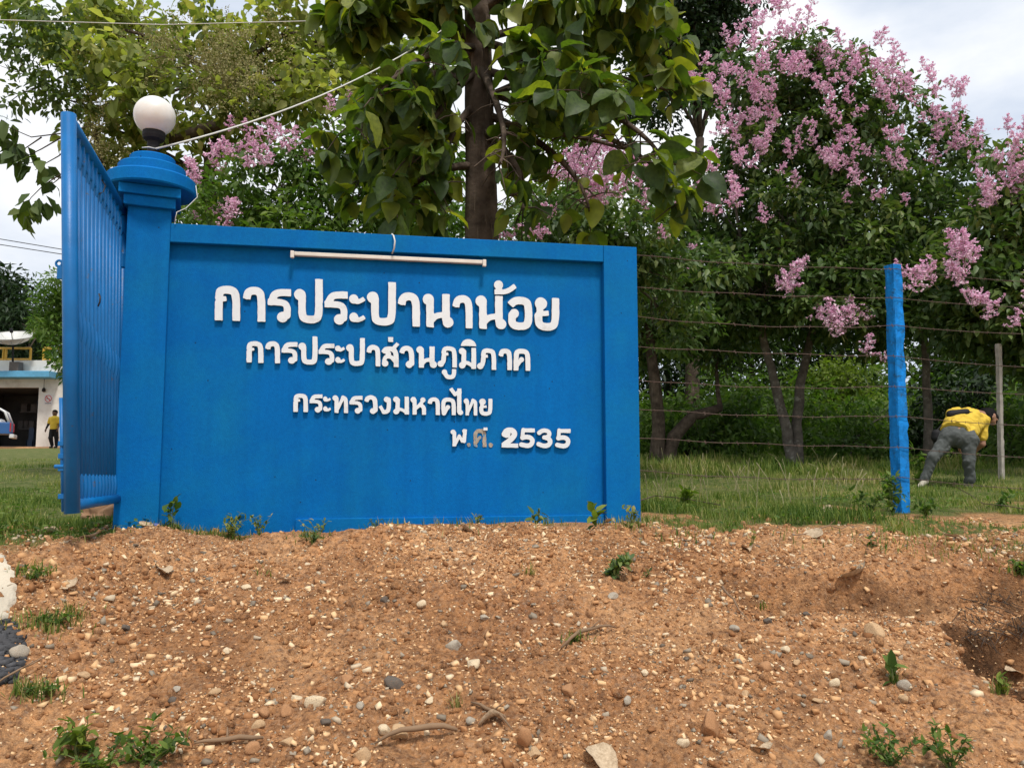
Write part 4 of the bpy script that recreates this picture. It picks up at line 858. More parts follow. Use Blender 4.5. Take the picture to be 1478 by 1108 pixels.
# -- mid distance trees and shrubs that close the view
lab = [
 ('spreading_tree', 'dark spreading tree with a thick leaning limb just beyond the wall end', 'tree', [[P(948,668,15.5)-Vector((0,0,.3)),P(950,600,15.5),P(945,540,15.5),P(935,470,15.5)],[P(962,665,15.5)-Vector((0,0,.3)),P(972,632,15.5),P(1000,600,15.6),P(1040,588,15.8)]], [(930,440,15.5),(1000,450,16),(960,380,15.5),(1040,500,16.5,.8),(880,420,15.5),(930,500,16,.7)], 1.1, 'leaf_lager', .155),
 ('forked_tree', 'slim forked grey tree just left of the bending person', 'tree', [[P(1340,640,14)-Vector((0,0,.25)),P(1338,560,14),P(1335,500,14),P(1330,440,14)]], [(1340,440,14.3,.8),(1300,420,14.5,.7),(1380,430,14.3,.7),(1350,400,14.3,.7)], .8, 'leaf_lager', .085),
 ('light_tree', 'sunlit yellow green tree glowing between the dark trunks', 'tree', [[P(1210,640,22)-Vector((0,0,.3)),P(1212,590,22),P(1215,560,22)]], [(1190,560,22,.9),(1225,545,22,.9),(1210,600,21.5,.8),(1240,585,22,.8),(1180,610,21.5,.6)], .9, 'leaf_lime', .1),
 ('leafy_shrub', 'bright green bush behind the pale grey post', 'bush', [[P(1462,668,15)-Vector((0,0,.3)),P(1462,640,15)]], [(1462,600,15,.6),(1470,640,14.6,.5),(1450,575,15.2,.4),(1490,620,15,.8),(1455,655,14.4,.35)], .6, 'leaf_mid', .05),
 ('leafy_shrub', 'pale green bush in the sun right of the spreading tree', 'bush', [[P(1010,668,19)-Vector((0,0,.3)),P(1010,640,19)]], [(1000,600,19,.9),(1050,620,19,.8),(1080,590,19,.8),(1030,640,18.5,.6),(960,620,19.4,.7)], .8, 'leaf_mid', .06),
 ('leafy_shrub', 'green bush just right of the twin grey trunks', 'bush', [[P(1230,660,18)-Vector((0,0,.3)),P(1230,640,18)]], [(1200,640,18,.6),(1250,620,18,.7),(1290,600,18,.8),(1275,645,17.5,.5),(1310,635,18,.6)], .7, 'leaf_mid', .06),
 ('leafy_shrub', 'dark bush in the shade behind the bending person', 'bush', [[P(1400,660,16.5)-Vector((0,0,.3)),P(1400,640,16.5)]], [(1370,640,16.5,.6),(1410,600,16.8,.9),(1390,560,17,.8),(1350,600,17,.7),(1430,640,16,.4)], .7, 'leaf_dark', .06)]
for nm, lb, ct, stems, bl, r, lm, r0 in lab:
    grow_tree(nm, lb, ct, stems, BL(bl, r, .3), 34, 34, .36, .15, M[lm], M['bark_grey'] if nm != 'spreading_tree' else M['bark_dark'], r0, group='bushes beyond the fence' if nm == 'leafy_shrub' else None)
g_ = 'trees in the background beyond the fence'
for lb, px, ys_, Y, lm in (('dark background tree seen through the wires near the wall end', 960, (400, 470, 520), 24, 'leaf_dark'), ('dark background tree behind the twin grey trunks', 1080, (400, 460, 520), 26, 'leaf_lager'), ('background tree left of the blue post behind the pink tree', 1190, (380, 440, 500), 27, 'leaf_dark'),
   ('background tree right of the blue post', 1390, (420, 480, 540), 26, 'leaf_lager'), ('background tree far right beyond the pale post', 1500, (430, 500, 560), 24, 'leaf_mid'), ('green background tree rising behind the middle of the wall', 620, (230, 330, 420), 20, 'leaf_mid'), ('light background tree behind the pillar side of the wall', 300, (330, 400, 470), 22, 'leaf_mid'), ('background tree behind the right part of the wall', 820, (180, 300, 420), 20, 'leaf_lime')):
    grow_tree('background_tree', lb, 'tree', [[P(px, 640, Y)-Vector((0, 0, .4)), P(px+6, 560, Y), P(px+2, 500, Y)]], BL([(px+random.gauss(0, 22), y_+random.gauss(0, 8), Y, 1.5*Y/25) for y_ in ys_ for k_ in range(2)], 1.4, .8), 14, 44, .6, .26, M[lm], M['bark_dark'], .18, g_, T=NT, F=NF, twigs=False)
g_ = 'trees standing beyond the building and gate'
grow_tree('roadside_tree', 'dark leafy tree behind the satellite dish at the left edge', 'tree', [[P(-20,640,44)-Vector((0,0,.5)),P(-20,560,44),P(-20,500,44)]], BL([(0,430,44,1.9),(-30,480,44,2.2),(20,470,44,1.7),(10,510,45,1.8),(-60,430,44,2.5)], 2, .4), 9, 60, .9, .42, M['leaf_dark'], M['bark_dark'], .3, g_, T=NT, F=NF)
grow_tree('roadside_tree', 'light green tree directly above the building roof beside the gate', 'tree', [[P(175,640,31)-Vector((0,0,.5)),P(172,560,31),P(165,490,31)]], BL([(84,445,31,.9),(105,430,31,1.1),(98,480,31,.9),(112,500,30.5,1.0),(100,525,30,.5),(76,470,34,.7),(50,480,46,1.6),(30,500,46,1.5)], 1, .3), 16, 60, .55, .26, M['leaf_mid'], M['bark_dark'], .16, g_, T=NT, F=NF)
# woodland that closes the horizon
cs = []
for k in range(1500):
    az = RNG.uniform(-1.15, 1.15); R = RNG.uniform(38, 62); zt = 2.5+2.4*(.5+vn(np.array(az*7.0), np.array(0.0), 77))*1.0
    x = R*math.sin(az); y = R*math.cos(az)
    if y < 52 and x < -12: R = RNG.uniform(58, 72); x = R*math.sin(az); y = R*math.cos(az)
    if -.12 < math.atan2(x, y)-.09 < .8: zt += 0
    cs.append((x, y, float(base_h(x, y))+RNG.uniform(-.2, 1)*float(zt)))
V, F, rn = leaf_cloud(np.array(cs), 70, 1.5, .5, .3, NT, NF, flat=.7)
link('woodland', mesh_np('woodland', V, F, M['leaf_under'], {'rnd': ('FACE', rn*.8)}), kind='stuff')
cs = []
for k in range(420):
    az = RNG.uniform(.08, .75); R = RNG.uniform(19, 30)/math.cos(az); cs.append((R*math.sin(az), R*math.cos(az), float(base_h(R*math.sin(az), R*math.cos(az)))+RNG.uniform(0, 2.6*(.75+1.1*float(vn(np.array(az*22.0), np.array(R*.5), 88))))*RNG.random()**.3))
for k in range(160):
    az = RNG.uniform(-.42, .1); R = RNG.uniform(17, 30)/math.cos(az); cs.append((R*math.sin(az), R*math.cos(az), float(base_h(R*math.sin(az), R*math.cos(az)))+RNG.uniform(0, 5.5)))
V, F, rn = leaf_cloud(np.array(cs), 90, .85, .22, .3, NT, NF)
link('undergrowth', mesh_np('undergrowth', V, F, M['leaf_under'], {'rnd': ('FACE', rn*.7)}), kind='stuff')
# -- the teak right behind the wall, with very large leaves
YK = 7.4
kg = grd(P(694, 640, YK).x, YK)
k0 = P(694, 640, YK); k0.z = kg-.2
teak = empty('teak_tree', k0, 'big leaved tree with a thick dark trunk directly behind the sign wall', 'tree')
tr = [k0, P(694, 520, YK), P(694, 400, YK), P(694, 300, YK), P(693, 220, YK), P(692, 120, YK), P(690, 30, YK), P(688, -80, YK), P(690, -250, YK)]
ff = []; rr = []
for i in range(len(tr)-1):
    for k in range(8): ff.append(tr[i].lerp(tr[i+1], k/8))
m_ = len(ff); nk = 20; V = []; F = []
for i, c in enumerate(ff):
    r = .178*(1.15 if i < 6 else 1)*(1-.35*i/m_)
    for k in range(nk):
        g = 2*math.pi*k/nk; rr_ = r*(1+.07*float(fbm(k*.9, i*.25, 7, 3))+.05*math.sin(g*3+i*.1)-.03*abs(float(vn(k*1.9, i*.12, 9))))
        V.append(c+Vector((math.cos(g)*rr_, math.sin(g)*rr_, 0)))
F = [(i*nk+k, i*nk+(k+1) % nk, (i+1)*nk+(k+1) % nk, (i+1)*nk+k) for i in range(m_-1) for k in range(nk)]
mb = MB().add(V, F); 
ends = []
br = [((690,200),(770,175),(850,200),(900,215),6.9),((690,150),(780,90),(880,100),(960,130),7.2),((692,120),(600,90),(540,110),(505,180),7.0),((690,60),(600,20),(550,10),(500,40),7.4),((690,240),(640,235),(590,260),(570,300),6.8),
      ((690,180),(740,220),(765,260),(755,300),6.6),((690,60),(800,20),(900,20),(980,60),7.6),((690,100),(650,130),(610,190),(590,240),6.5),((690,90),(720,150),(740,200),(720,240),6.3),((690,130),(830,170),(950,220),(990,290),7.6),
      ((690,20),(760,-40),(860,-60),(960,-40),7),((690,20),(620,-40),(560,-60),(520,-20),7),((690,150),(655,170),(640,220),(625,290),6.9),((690,160),(790,200),(840,250),(850,300),7.0),((690,70),(640,60),(580,90),(545,140),6.2),((690,60),(750,70),(820,110),(860,140),6.2),
      ((690,100),(860,140),(930,180),(960,235),6.6),((690,100),(620,150),(540,200),(520,260),7.8)]
for a_, b1, c1, d1_, Y in br:
    pts = [P(*a_, YK), P(*b1, (YK+Y)/2), P(*c1, Y), P(*d1_, Y-.1)]; q = []
    for t in np.linspace(0, 1, 12):
        q.append(pts[0]*(1-t)**3+pts[1]*3*t*(1-t)**2+pts[2]*3*t*t*(1-t)+pts[3]*t**3)
    mb.tube(q, [.04*(1-.8*i/11)+.004 for i in range(12)], 6)
    for i in range(3, 12):
        for k in range(3 if i > 5 else 2):
            v = Vector(rand_dirs(1)[0])*random.uniform(.12, .42); v.z = v.z*.6-.08; e_ = q[i]+v; ends.append((e_, q[i])); mb.tube([q[i], q[i].lerp(e_, .5)+Vector((0, 0, .03)), e_], [.008, .006, .004], 4, False)
for px, py, Y in ((560,20,7.4),(610,60,7.8),(640,10,7.2),(720,20,7),(760,60,7.6),(800,40,7.2),(850,60,7.8),(900,10,7.2),(670,110,6.9),(720,130,6.9),(580,150,7.6),(540,40,8),(640,180,7.4),(740,140,7.3),(790,130,7),(940,60,7.6),(600,-30,7.5),(700,-40,7),(800,-40,7),(900,-50,7),(540,-20,8),(880,0,6.7),(940,-5,6.8),(840,15,6.5)):
    for k in range(3): e_ = P(px+random.gauss(0, 24), py+random.gauss(0, 24), Y); ends.append((e_, e_+Vector((0, 0, .2))))
link('trunk', mb.mesh('trunk', M['bark_dark'], True), teak)
def big_leaf(seed):
    rg = np.random.default_rng(seed); n = 9; V = []; F = []
    cv = rg.uniform(.15, .5); w_ = rg.uniform(.30, .37)
    for i in range(n+1):
        t = i/n; x = t*math.cos(cv*t); z = -t*math.sin(cv*t)*.9
        hw = w_*(math.sin(math.pi*min(1, t**.75*1.0))**.8)*(1-.12*t) if 0 < i < n else (.0 if i == n else .02)
        for j, s_ in enumerate((-1, -.5, 0, .5, 1)):
            V.append((x, hw*s_, z+abs(s_)*hw*.30+ (.018*math.sin(i*2.2+seed+j)*abs(s_))))
    for i in range(n):
        for j in range(4): a = i*5+j; F.append((a, a+1, a+6, a+5))
    return np.array(V), np.array(F)
def leafmat():
    m, nt, b, N, L = newmat('leaf_large'); tc = N.new('ShaderNodeTexCoord'); oi = N.new('ShaderNodeObjectInfo'); at = N.new('ShaderNodeAttribute'); at.attribute_name = 'rnd'
    ad = N.new('ShaderNodeMath'); ad.operation = 'ADD'; L.new(oi.outputs['Random'], ad.inputs[0]); L.new(at.outputs['Fac'], ad.inputs[1])
    r = N.new('ShaderNodeValToRGB'); cols = [(.030, .058, .024), (.050, .090, .030), (.075, .120, .034), (.11, .155, .038), (.20, .23, .05)]; e = r.color_ramp.elements
    while len(e) < 5: e.new(.5)
    for i, c in enumerate(cols): e[i].position = (0, .3, .6, .85, 1)[i]; e[i].color = (*c, 1)
    L.new(ad.outputs[0], r.inputs[0])
    n = N.new('ShaderNodeTexNoise'); n.inputs['Scale'].default_value = 9; L.new(tc.outputs['Object'], n.inputs[0])
    r2 = N.new('ShaderNodeValToRGB'); r2.color_ramp.elements[0].position = .3; r2.color_ramp.elements[0].color = (.7, .7, .7, 1); r2.color_ramp.elements[1].position = .7; r2.color_ramp.elements[1].color = (1.25, 1.2, 1.0, 1); L.new(n.outputs[0], r2.inputs[0])
    mx = N.new('ShaderNodeMix'); mx.data_type = 'RGBA'; mx.blend_type = 'MULTIPLY'; mx.inputs[0].default_value = 1; L.new(r.outputs[0], mx.inputs[6]); L.new(r2.outputs[0], mx.inputs[7])
    L.new(mx.outputs[2], b.inputs['Base Color']); b.inputs['Roughness'].default_value = .55; b.inputs['Specular IOR Level'].default_value = .3
    t = N.new('ShaderNodeBsdfTranslucent'); m2 = N.new('ShaderNodeMix'); m2.data_type = 'RGBA'; m2.blend_type = 'MULTIPLY'; m2.inputs[0].default_value = 1; L.new(mx.outputs[2], m2.inputs[6]); m2.inputs[7].default_value = (2.2, 2.3, .4, 1); L.new(m2.outputs[2], t.inputs[0])
    s = N.new('ShaderNodeMixShader'); s.inputs[0].default_value = .42; L.new(b.outputs[0], s.inputs[1]); L.new(t.outputs[0], s.inputs[2]); L.new(s.outputs[0], N['Material Output'].inputs[0]); return m
M['leaf_large'] = leafmat()
def finish_leaf(V, F):
    W_ = MB()
    return mesh_np('leaf', V, F, M['leaf_large'], {'rnd': ('FACE', np.zeros(len(F)))}, True)
BLV = [big_leaf(i) for i in range(6)]; BLM = [finish_leaf(*v) for v in BLV]
cand = []
for e_, s0 in ends:
    d0 = (e_-s0).normalized()
    for k in range(7):
        az = random.uniform(0, 6.28); ax = (Vector((math.cos(az), math.sin(az), 0))*.9+d0*.4+Vector((0, 0, random.uniform(-1.35, .35)))).normalized()
        nv = (Vector((0, 0, 1))+Vector(rand_dirs(1)[0])*.7); nv = (nv-ax*nv.dot(ax)).normalized()
        cand.append((e_+ax*.03, ax, nv, random.uniform(.14, .32)))
def vis(c): 
    p = c[0]; d = p-Vector((0, 0, CZ)); u = (d.z*cp-d.y*sp)/(d.y*cp+d.z*sp); return (p.y if -.5 < d.x/d.y < .7 and u < .50 else p.y+50)-c[3]*2
def clear(c):      # the lower trunk stands clear of leaves
    p = c[0]; e = p+c[1]*c[3]; lo = P(694, 95, YK).z
    hit = any(abs(q.x*YK/q.y-k0.x) < .24 and (q.z-CZ)/q.y*YK+CZ < lo and q.y < YK+.3 for q in (p, e))
    return not hit or (random.random() < .06)
def pxy(p): d = p-Vector((0, 0, CZ)); dn = d.y*cp+d.z*sp; return CX+FPX*d.x/dn, CY-FPX*(d.z*cp-d.y*sp)/dn
def open_gap(c):   # openings between the hanging boughs
    x, y = pxy(c[0]+c[1]*c[3]*.5)
    if 735 < x < 945 and 190 < y < 400: return random.random() < (.25 if x < 790 or y > 300 else .04)
    if 510 < x < 660 and y > 240: return random.random() < .4
    if x > 945 and y > 180: return random.random() < .6
    if float(fbm(x*.012, y*.012, 99, 2)) > .16 and y > 120: return random.random() < .4
    return True
cand = [c for c in cand if clear(c) and open_gap(c)]
cand.sort(key=vis)
for i, (p, ax, nv, s_) in enumerate(cand[:290]):
    o = link('leaf', BLM[i % 6], teak); b_v = nv.cross(ax)
    R3 = Matrix((ax, b_v, nv)).transposed(); o.matrix_local = Matrix.Translation(p-teak.location)@R3.to_4x4()@Matrix.Scale(s_, 4)
rest = cand[290:]; Vs = []; Fs = []; rn = []; off = 0
A_ = np.array([tuple(c[1]) for c in rest]); N_ = np.array([tuple(c[2]) for c in rest]); P_ = np.array([tuple(c[0]) for c in rest]); S_ = np.array([c[3] for c in rest]); B_2 = np.cross(N_, A_)
for v in range(6):
    T_, F_ = BLV[v]; sl__ = slice(v, None, 6)
    V, F = scatter(T_, F_, P_[sl__], A_[sl__], B_2[sl__], N_[sl__], S_[sl__]); Vs.append(V); Fs.append(F+off); off += len(V); rn.append(np.repeat(RNG.random(len(P_[sl__])), len(F_)))
link('foliage', mesh_np('foliage', np.concatenate(Vs), np.concatenate(Fs), M['leaf_large'], {'rnd': ('FACE', np.concatenate(rn))}, True), teak, kind='stuff')
print('teak leaves', len(cand))
# ------------------------------------------------------------------ ground cover and clutter
_gh0 = ground_hit
def ground_hit(px, py, lift=0.0):      # sight lines that meet the sign wall land at its foot
    g = _gh0(px, py, lift)
    if 186 < px < 922 and (g-W0).dot(WN) < .05:
        q = W(px, py, random.uniform(.03, .09)); g = Vector((q.x, q.y, grd(q.x, q.y)))
    return g
def ico(sub=0):
    import bmesh
    bm = bmesh.new(); bmesh.ops.create_icosphere(bm, subdivisions=sub+1, radius=1); bm.verts.ensure_lookup_table()
    V = np.array([v.co[:] for v in bm.verts]); F = np.array([[v.index for v in f.verts] for f in bm.faces]); bm.free(); return V, F
I0 = ico(0); I2 = ico(2); I1 = ico(1)
PAL = [(.22, .095, .036), (.36, .17, .07), (.48, .25, .11), (.60, .35, .165), (.70, .46, .24), (.78, .60, .38), (.36, .30, .22), (.14, .11, .08)]
M['pebble'] = rampmat('pebble', PAL, .85, .25)
nP = 112000
u = RNG.random(nP)
py_ = 760+348*u**.75+25*RNG.random(nP); 
# pebbles are spread over the bank itself, denser towards the road
X = RNG.uniform(-3.1, 3.3, nP); Y = 2.1+3.5*RNG.random(nP)**1.3
keep = (np.abs(X) < .70*Y+.35) & ((Y < 4.85) | ((grassy(X, Y) < .5) & (X > .8))) & (fbm(X*1.7, Y*1.7, 91, 3)+.8*fbm(X*5.5, Y*5.5, 92, 3) > RNG.random(nP)*.9-.66)
X, Y = X[keep], Y[keep]; n = len(X); Z = gh(X, Y)
s = np.clip(.0030*(1-RNG.random(n))**(-.40), 0, .014)
s *= np.clip(1.15+.6*vn(X*2, Y*2, 17), .6, 1.6)
A = rand_dirs(n); A[:, 2] *= .3; A = nrmz(A); B = nrmz(np.cross(rand_dirs(n), A)); Nv = np.cross(A, B)
IB = (np.array([(x, y, z) for x in (-1, 1) for y in (-1, 1) for z in (-1, 1)], float)*.8, np.array([(0, 1, 3), (0, 3, 2), (4, 6, 7), (4, 7, 5), (0, 4, 5), (0, 5, 1), (2, 3, 7), (2, 7, 6), (0, 2, 6), (0, 6, 4), (1, 5, 7), (1, 7, 3)]))
V_all = []; F_all = []; R_all = []; off = 0
for v in range(8):
    T = IB[0]*(np.array([1.3, .9, .55])*RNG.uniform(.75, 1.2, 3))*(1+RNG.uniform(-.5, .2, (8, 1)))+RNG.uniform(-.22, .22, (8, 3)); sel = np.arange(v, n, 8)
    V, F = scatter(T, IB[1], np.stack([X[sel], Y[sel], Z[sel]+s[sel]*.15], -1), A[sel], B[sel], Nv[sel], s[sel]); V_all.append(V); F_all.append(F+off); off += len(V)
    r = np.clip(RNG.random(len(sel))**1.7, 0, 1); R_all.append(np.repeat(r, len(IB[1])))
link('gravel', mesh_np('gravel', np.concatenate(V_all), np.concatenate(F_all), M['pebble'], {'rnd': ('FACE', np.concatenate(R_all))}), kind='stuff')
# bigger stones, each a thing
def stone_mesh(seed, col, sh=(1, .8, .65), ang=.3):
    V = I2[0].copy(); rg = np.random.default_rng(seed)
    for k in range(9):         # chop with planes for facets
        d = nrmz(rg.normal(size=3)); h_ = rg.uniform(.55, .85); t = V@d; V = V-np.maximum(t-h_, 0)[:, None]*d
    V = V*(1+.06*fbm(V[:, 0]*3+seed, V[:, 1]*3+V[:, 2]*2, seed, 3))[:, None]*np.array(sh)
    m = M.get(('st', col))
    if m is None: m = M[('st', col)] = pmat('stone', col, .9, .18, 14, .5, 60, dirt=tuple(c*.7 for c in (.40, .22, .12)), dscale=11, dpos=(.55, .68), spec=.2)
    return mesh_np('stone', V, I2[1], m)
CR, TN, OR, GY, DK = (.70, .56, .37), (.54, .36, .20), (.44, .23, .11), (.42, .37, .29), (.13, .11, .09)
SC = {CR: 'cream', TN: 'tan', OR: 'orange brown', GY: 'grey', DK: 'dark slate'}
stones = [ # px, py, size px, colour, label
 (453,1011,22,CR,'pale cream angular stone, largest of the pair near the bottom centre left'),(428,1007,12,CR,'small pale cream stone just left of the large cream stone'),
 (1262,910,20,TN,'round tan stone on the right half of the dirt bank'),(1025,1052,22,OR,'tall orange brown clod near the bottom edge right of centre'),(757,1068,22,OR,'orange brown clod standing at the bottom edge centre'),
 (682,957,17,CR,'pale cream stone in the centre of the dirt bank'),(655,930,17,GY,'white and grey quartz stone above the centre of the bank'),(570,984,19,DK,'blackish lump of burnt earth left of the centre'),
 (27,940,17,GY,'grey layered rock at the left edge by the dark asphalt'),(327,938,8,CR,'small bright cream stone on the left part of the bank'),(1307,988,13,GY,'pale grey angular stone on the right part of the bank'),
 (1304,1008,11,TN,'small rounded tan pebble just below the pale grey stone'),(1134,937,10,CR,'cream chip right of the centre of the bank'),(1060,905,10,GY,'flat grey chip on the upper right slope'),
 (415,1025,16,OR,'brown flat stone left of the large cream stone'),(382,1027,15,OR,'brown stone at the bottom left of the bank'),(372,1045,12,TN,'brown rounded stone below the brown stone pair'),
 (500,979,14,OR,'orange stone at left centre of the bank'),(310,997,11,TN,'tan stone at the left centre'),(255,994,9,GY,'grey pebble on the left slope'),(575,1055,18,TN,'yellowish stone at the bottom left of centre'),
 (555,1052,13,CR,'small cream stone by the yellowish stone'),(520,1090,20,TN,'large yellow tan stone at the bottom edge left of centre'),(415,1070,14,TN,'tan stone at the bottom edge far left of centre'),(365,1078,14,OR,'brown stone lying by the brown twig'),
 (610,870,11,CR,'pale stone high on the centre slope'),(355,847,9,CR,'cream chip high on the left slope'),(120,973,12,TN,'tan stone near the left edge'),(820,995,15,OR,'orange clod right of centre'),(1105,960,14,OR,'orange clod on the right centre slope'),
 (985,1070,12,CR,'cream stone at the bottom edge right'),(1150,955,10,TN,'tan chip on the right slope'),(1205,985,11,CR,'cream chip right of the tan chip'),(700,890,9,GY,'grey chip above centre'),(885,860,10,GY,'pale grey flat chip below the green plant'),
 (1108,895,9,DK,'dark slate chip on the right slope'),(1130,885,9,TN,'brown chip beside the slate chip'),(770,1085,15,TN,'tan stone at the bottom edge right of centre'),(1196,1060,11,GY,'grey stone low on the right side'),(620,1010,9,CR,'white chip low in the centre'),
 (855,1040,10,TN,'small tan stone low right of centre'),(1165,885,8,DK,'small dark chip near the slate chip'),(1075,1000,10,TN,'small tan stone on the right centre'),(180,905,11,DK,'dark stone on the upper left slope'),(680,1040,10,GY,'grey pebble low at centre'),
 (930,970,9,CR,'small cream stone right of centre'),(250,1010,9,DK,'dark pebble at lower left'),(470,1040,10,DK,'dark blue grey pebble by the cream stones'),(555,865,9,DK,'dark pebble high left of centre'),(1040,870,8,CR,'cream fleck high on the right'),
 (905,1010,9,GY,'grey pebble low right of centre'),(1180,1010,9,TN,'tan pebble low on the right'),(640,900,8,TN,'tan pebble by the quartz stone'),(300,905,8,CR,'cream pebble upper left'),(520,1018,9,GY,'grey pebble right of the big cream stone')]
proto = {}
for i, (px, py, sz, col, lb) in enumerate(stones):
    g = ground_hit(px, py+sz*.3); r = sz/FPX*math.hypot(g.y, g.z-CZ)*.82
    key = (col, i % 3)
    tall = (px, py) in ((1025, 1052), (757, 1068)); sh = (.75, .7, 1.3) if tall else ((1, .8, .62) if i % 2 else (1, .75, .8))
    me = stone_mesh(200+i, col, sh)
    o = link('stone', me, label=lb, category='stone', group='loose stones on the dirt bank'); o.location = g+Vector((0, 0, r*(.45 if tall else .22))); o.scale = (r, r, r); o.rotation_euler = (random.uniform(-.4, .4), random.uniform(-.4, .4), random.uniform(0, 6.28)) if not tall else (.15, -.2, 1)
# anonymous mid-size stones: clearly stones, too many alike to single out -> one cover
nM = 230; X = RNG.uniform(-2.6, 2.9, nM); Y = RNG.uniform(2.2, 4.5, nM); k_ = np.abs(X) < .72*Y; X, Y = X[k_], Y[k_]; n = len(X); s = .009+.014*RNG.random(n)**2.6
A = rand_dirs(n); A[:, 2] *= .3; A = nrmz(A); B = nrmz(np.cross(rand_dirs(n), A)); Nv = np.cross(A, B); Vs = []; Fs = []; Rs = []; off = 0
for v in range(6):
    T = I1[0]*np.array([1.2, .95, .7])*(1+.15*RNG.uniform(-1, 1, (len(I1[0]), 1)))
    for _ in range(9):
        d = rand_dirs(1)[0]; t = T@d; T = T-np.maximum(t-RNG.uniform(.3, .6), 0)[:, None]*d
    sel = np.arange(v, n, 6); V, F = scatter(T, I1[1], np.stack([X[sel], Y[sel], gh(X[sel], Y[sel])+s[sel]*.2], -1), A[sel], B[sel], Nv[sel], s[sel]); Vs.append(V); Fs.append(F+off); off += len(V); Rs.append(np.repeat(RNG.random(len(sel))**1.3, len(F)//len(sel)))
link('gravel', mesh_np('gravel', np.concatenate(Vs), np.concatenate(Fs), M['pebble'], {'rnd': ('FACE', np.concatenate(Rs))}), kind='stuff')
# earth clods (same colour as the earth)
nM = 6500; X = RNG.uniform(-2.9, 3.4, nM); Y = np.where(X > .85, RNG.uniform(2.2, 5.6, nM), RNG.uniform(2.2, 4.75, nM)); s = .007+.024*RNG.random(nM)**4.5; A = rand_dirs(nM); B = nrmz(np.cross(rand_dirs(nM), A)); Nv = np.cross(A, B); Vs = []; Fs = []; off = 0
for v in range(10):
    T = I0[0]*(1+.35*RNG.uniform(-1, 1, (len(I0[0]), 1)))*np.array([1.1, .9, .75]); sel = np.arange(v, nM, 10); V, F = scatter(T, I0[1], np.stack([X[sel], Y[sel], gh(X[sel], Y[sel])-s[sel]*.15], -1), A[sel], B[sel], Nv[sel], s[sel]); Vs.append(V); Fs.append(F+off); off += len(V)
link('earth_clods', mesh_np('earth_clods', np.concatenate(Vs), np.concatenate(Fs), M['earth'], None), kind='stuff')
# fine roots hanging in the washed-out hollow at the right
mb = MB()
for k in range(60):
    g = ground_hit(random.uniform(1385, 1478), random.uniform(858, 930)); d = Vector((random.gauss(0, .05), -abs(random.gauss(.02, .02)), -random.uniform(.01, .06))); mb.tube([g+Vector((0, -.01, .02)), g+d*.5+Vector((random.gauss(0, .01), -.015, .02)), g+d+Vector((0, -.02, .015))], [.003, .002, .001], 4, False)
link('roots', mb.mesh('roots', pmat('root_dark', (.05, .032, .02), .9)), kind='stuff')
# -- grass
M['grass'] = rampmat('grass_blade', [(.06, .11, .02), (.10, .155, .03), (.16, .21, .045), (.26, .27, .08), (.42, .34, .17)], .7, .2, (1.2, 1.5, .5), .35)
BT = np.array([(0, -.05, 0), (0, .05, 0), (.10, .042, .5), (.10, -.042, .5), (.42, 0, 1.0)], float); BF3 = np.array([(0, 1, 2), (0, 2, 3), (3, 2, 4)])
def blades(X, Y, h, rn=None, lift=0):
    n = len(X); Z = gh(X, Y, False)+lift; az = RNG.random(n)*6.283; ln = RNG.normal(size=n)*.35
    Nv = nrmz(np.stack([np.cos(az)*ln, np.sin(az)*ln, np.ones(n)], -1)); A = nrmz(np.stack([np.cos(az), np.sin(az), 0*az], -1)); A = nrmz(A-Nv*(A*Nv).sum(-1, keepdims=True)); B = np.cross(Nv, A)
    V, F = scatter(BT, BF3, np.stack([X, Y, Z], -1), A, B, Nv, h); rn = RNG.random(n) if rn is None else rn; return V, F, np.repeat(rn, 3)
n = 235000
Y = 4.0+14*RNG.random(n)**1.9; X = RNG.uniform(-.78, .80, n)*(Y+.6)
cr = grassy(X, Y); hide = (X > -1.9) & (X < .78+(Y-5)*.12) & (Y > 5.2) & (RNG.random(n) > .12)
k_ = (cr > .35+.5*RNG.random(n)) & ~hide & ~((X > -2.35) & (X < .86) & (Y > 4.3) & (Y < 5.3))
X, Y = X[k_], Y[k_]; hh = (.014+.034*RNG.random(len(X)))*(1+2.2*np.clip(fbm(X*1.8, Y*1.8, 61, 4), -.25, 1))*np.where(X < -1, 1.0, np.interp(Y, [4, 8, 10.5, 14], [1, 1.2, 1.7, 2.8]))
V, F, rn = blades(X, Y, hh, np.clip(RNG.random(len(X))*.75+.1+.75*fbm(X*1.1, Y*1.1, 66, 3), 0, 1)); link('grass', mesh_np('grass', V, F, M['grass'], {'rnd': ('FACE', rn)}), kind='stuff'); print('grass', len(X))
n = 16000; Yc = 4.2+7*RNG.random(n)**1.6; Xc = RNG.uniform(-.78, .80, n)*(Yc+.6); k_ = (grassy(Xc, Yc) > .5) & (fbm(Xc*2.2, Yc*2.2, 72, 3) > -.02+.1*RNG.random(n)) & ((Xc < -1.95) | (Xc > .86+(Yc-5)*.1)); Xc, Yc = Xc[k_], Yc[k_]; n = len(Xc)
Nv = nrmz(rand_dirs(n)*.45+np.array([0, 0, 1.])); A = nrmz(np.cross(Nv, rand_dirs(n))); B = np.cross(Nv, A)
V, F = scatter(LT, LF, np.stack([Xc, Yc, gh(Xc, Yc, False)+.01+.05*RNG.random(n)], -1), A, B, Nv, .022+.03*RNG.random(n)); link('ground_cover', mesh_np('ground_cover', V, F, M['leaf_mid'], {'rnd': ('FACE', np.repeat(RNG.random(n), 6))}), kind='stuff')
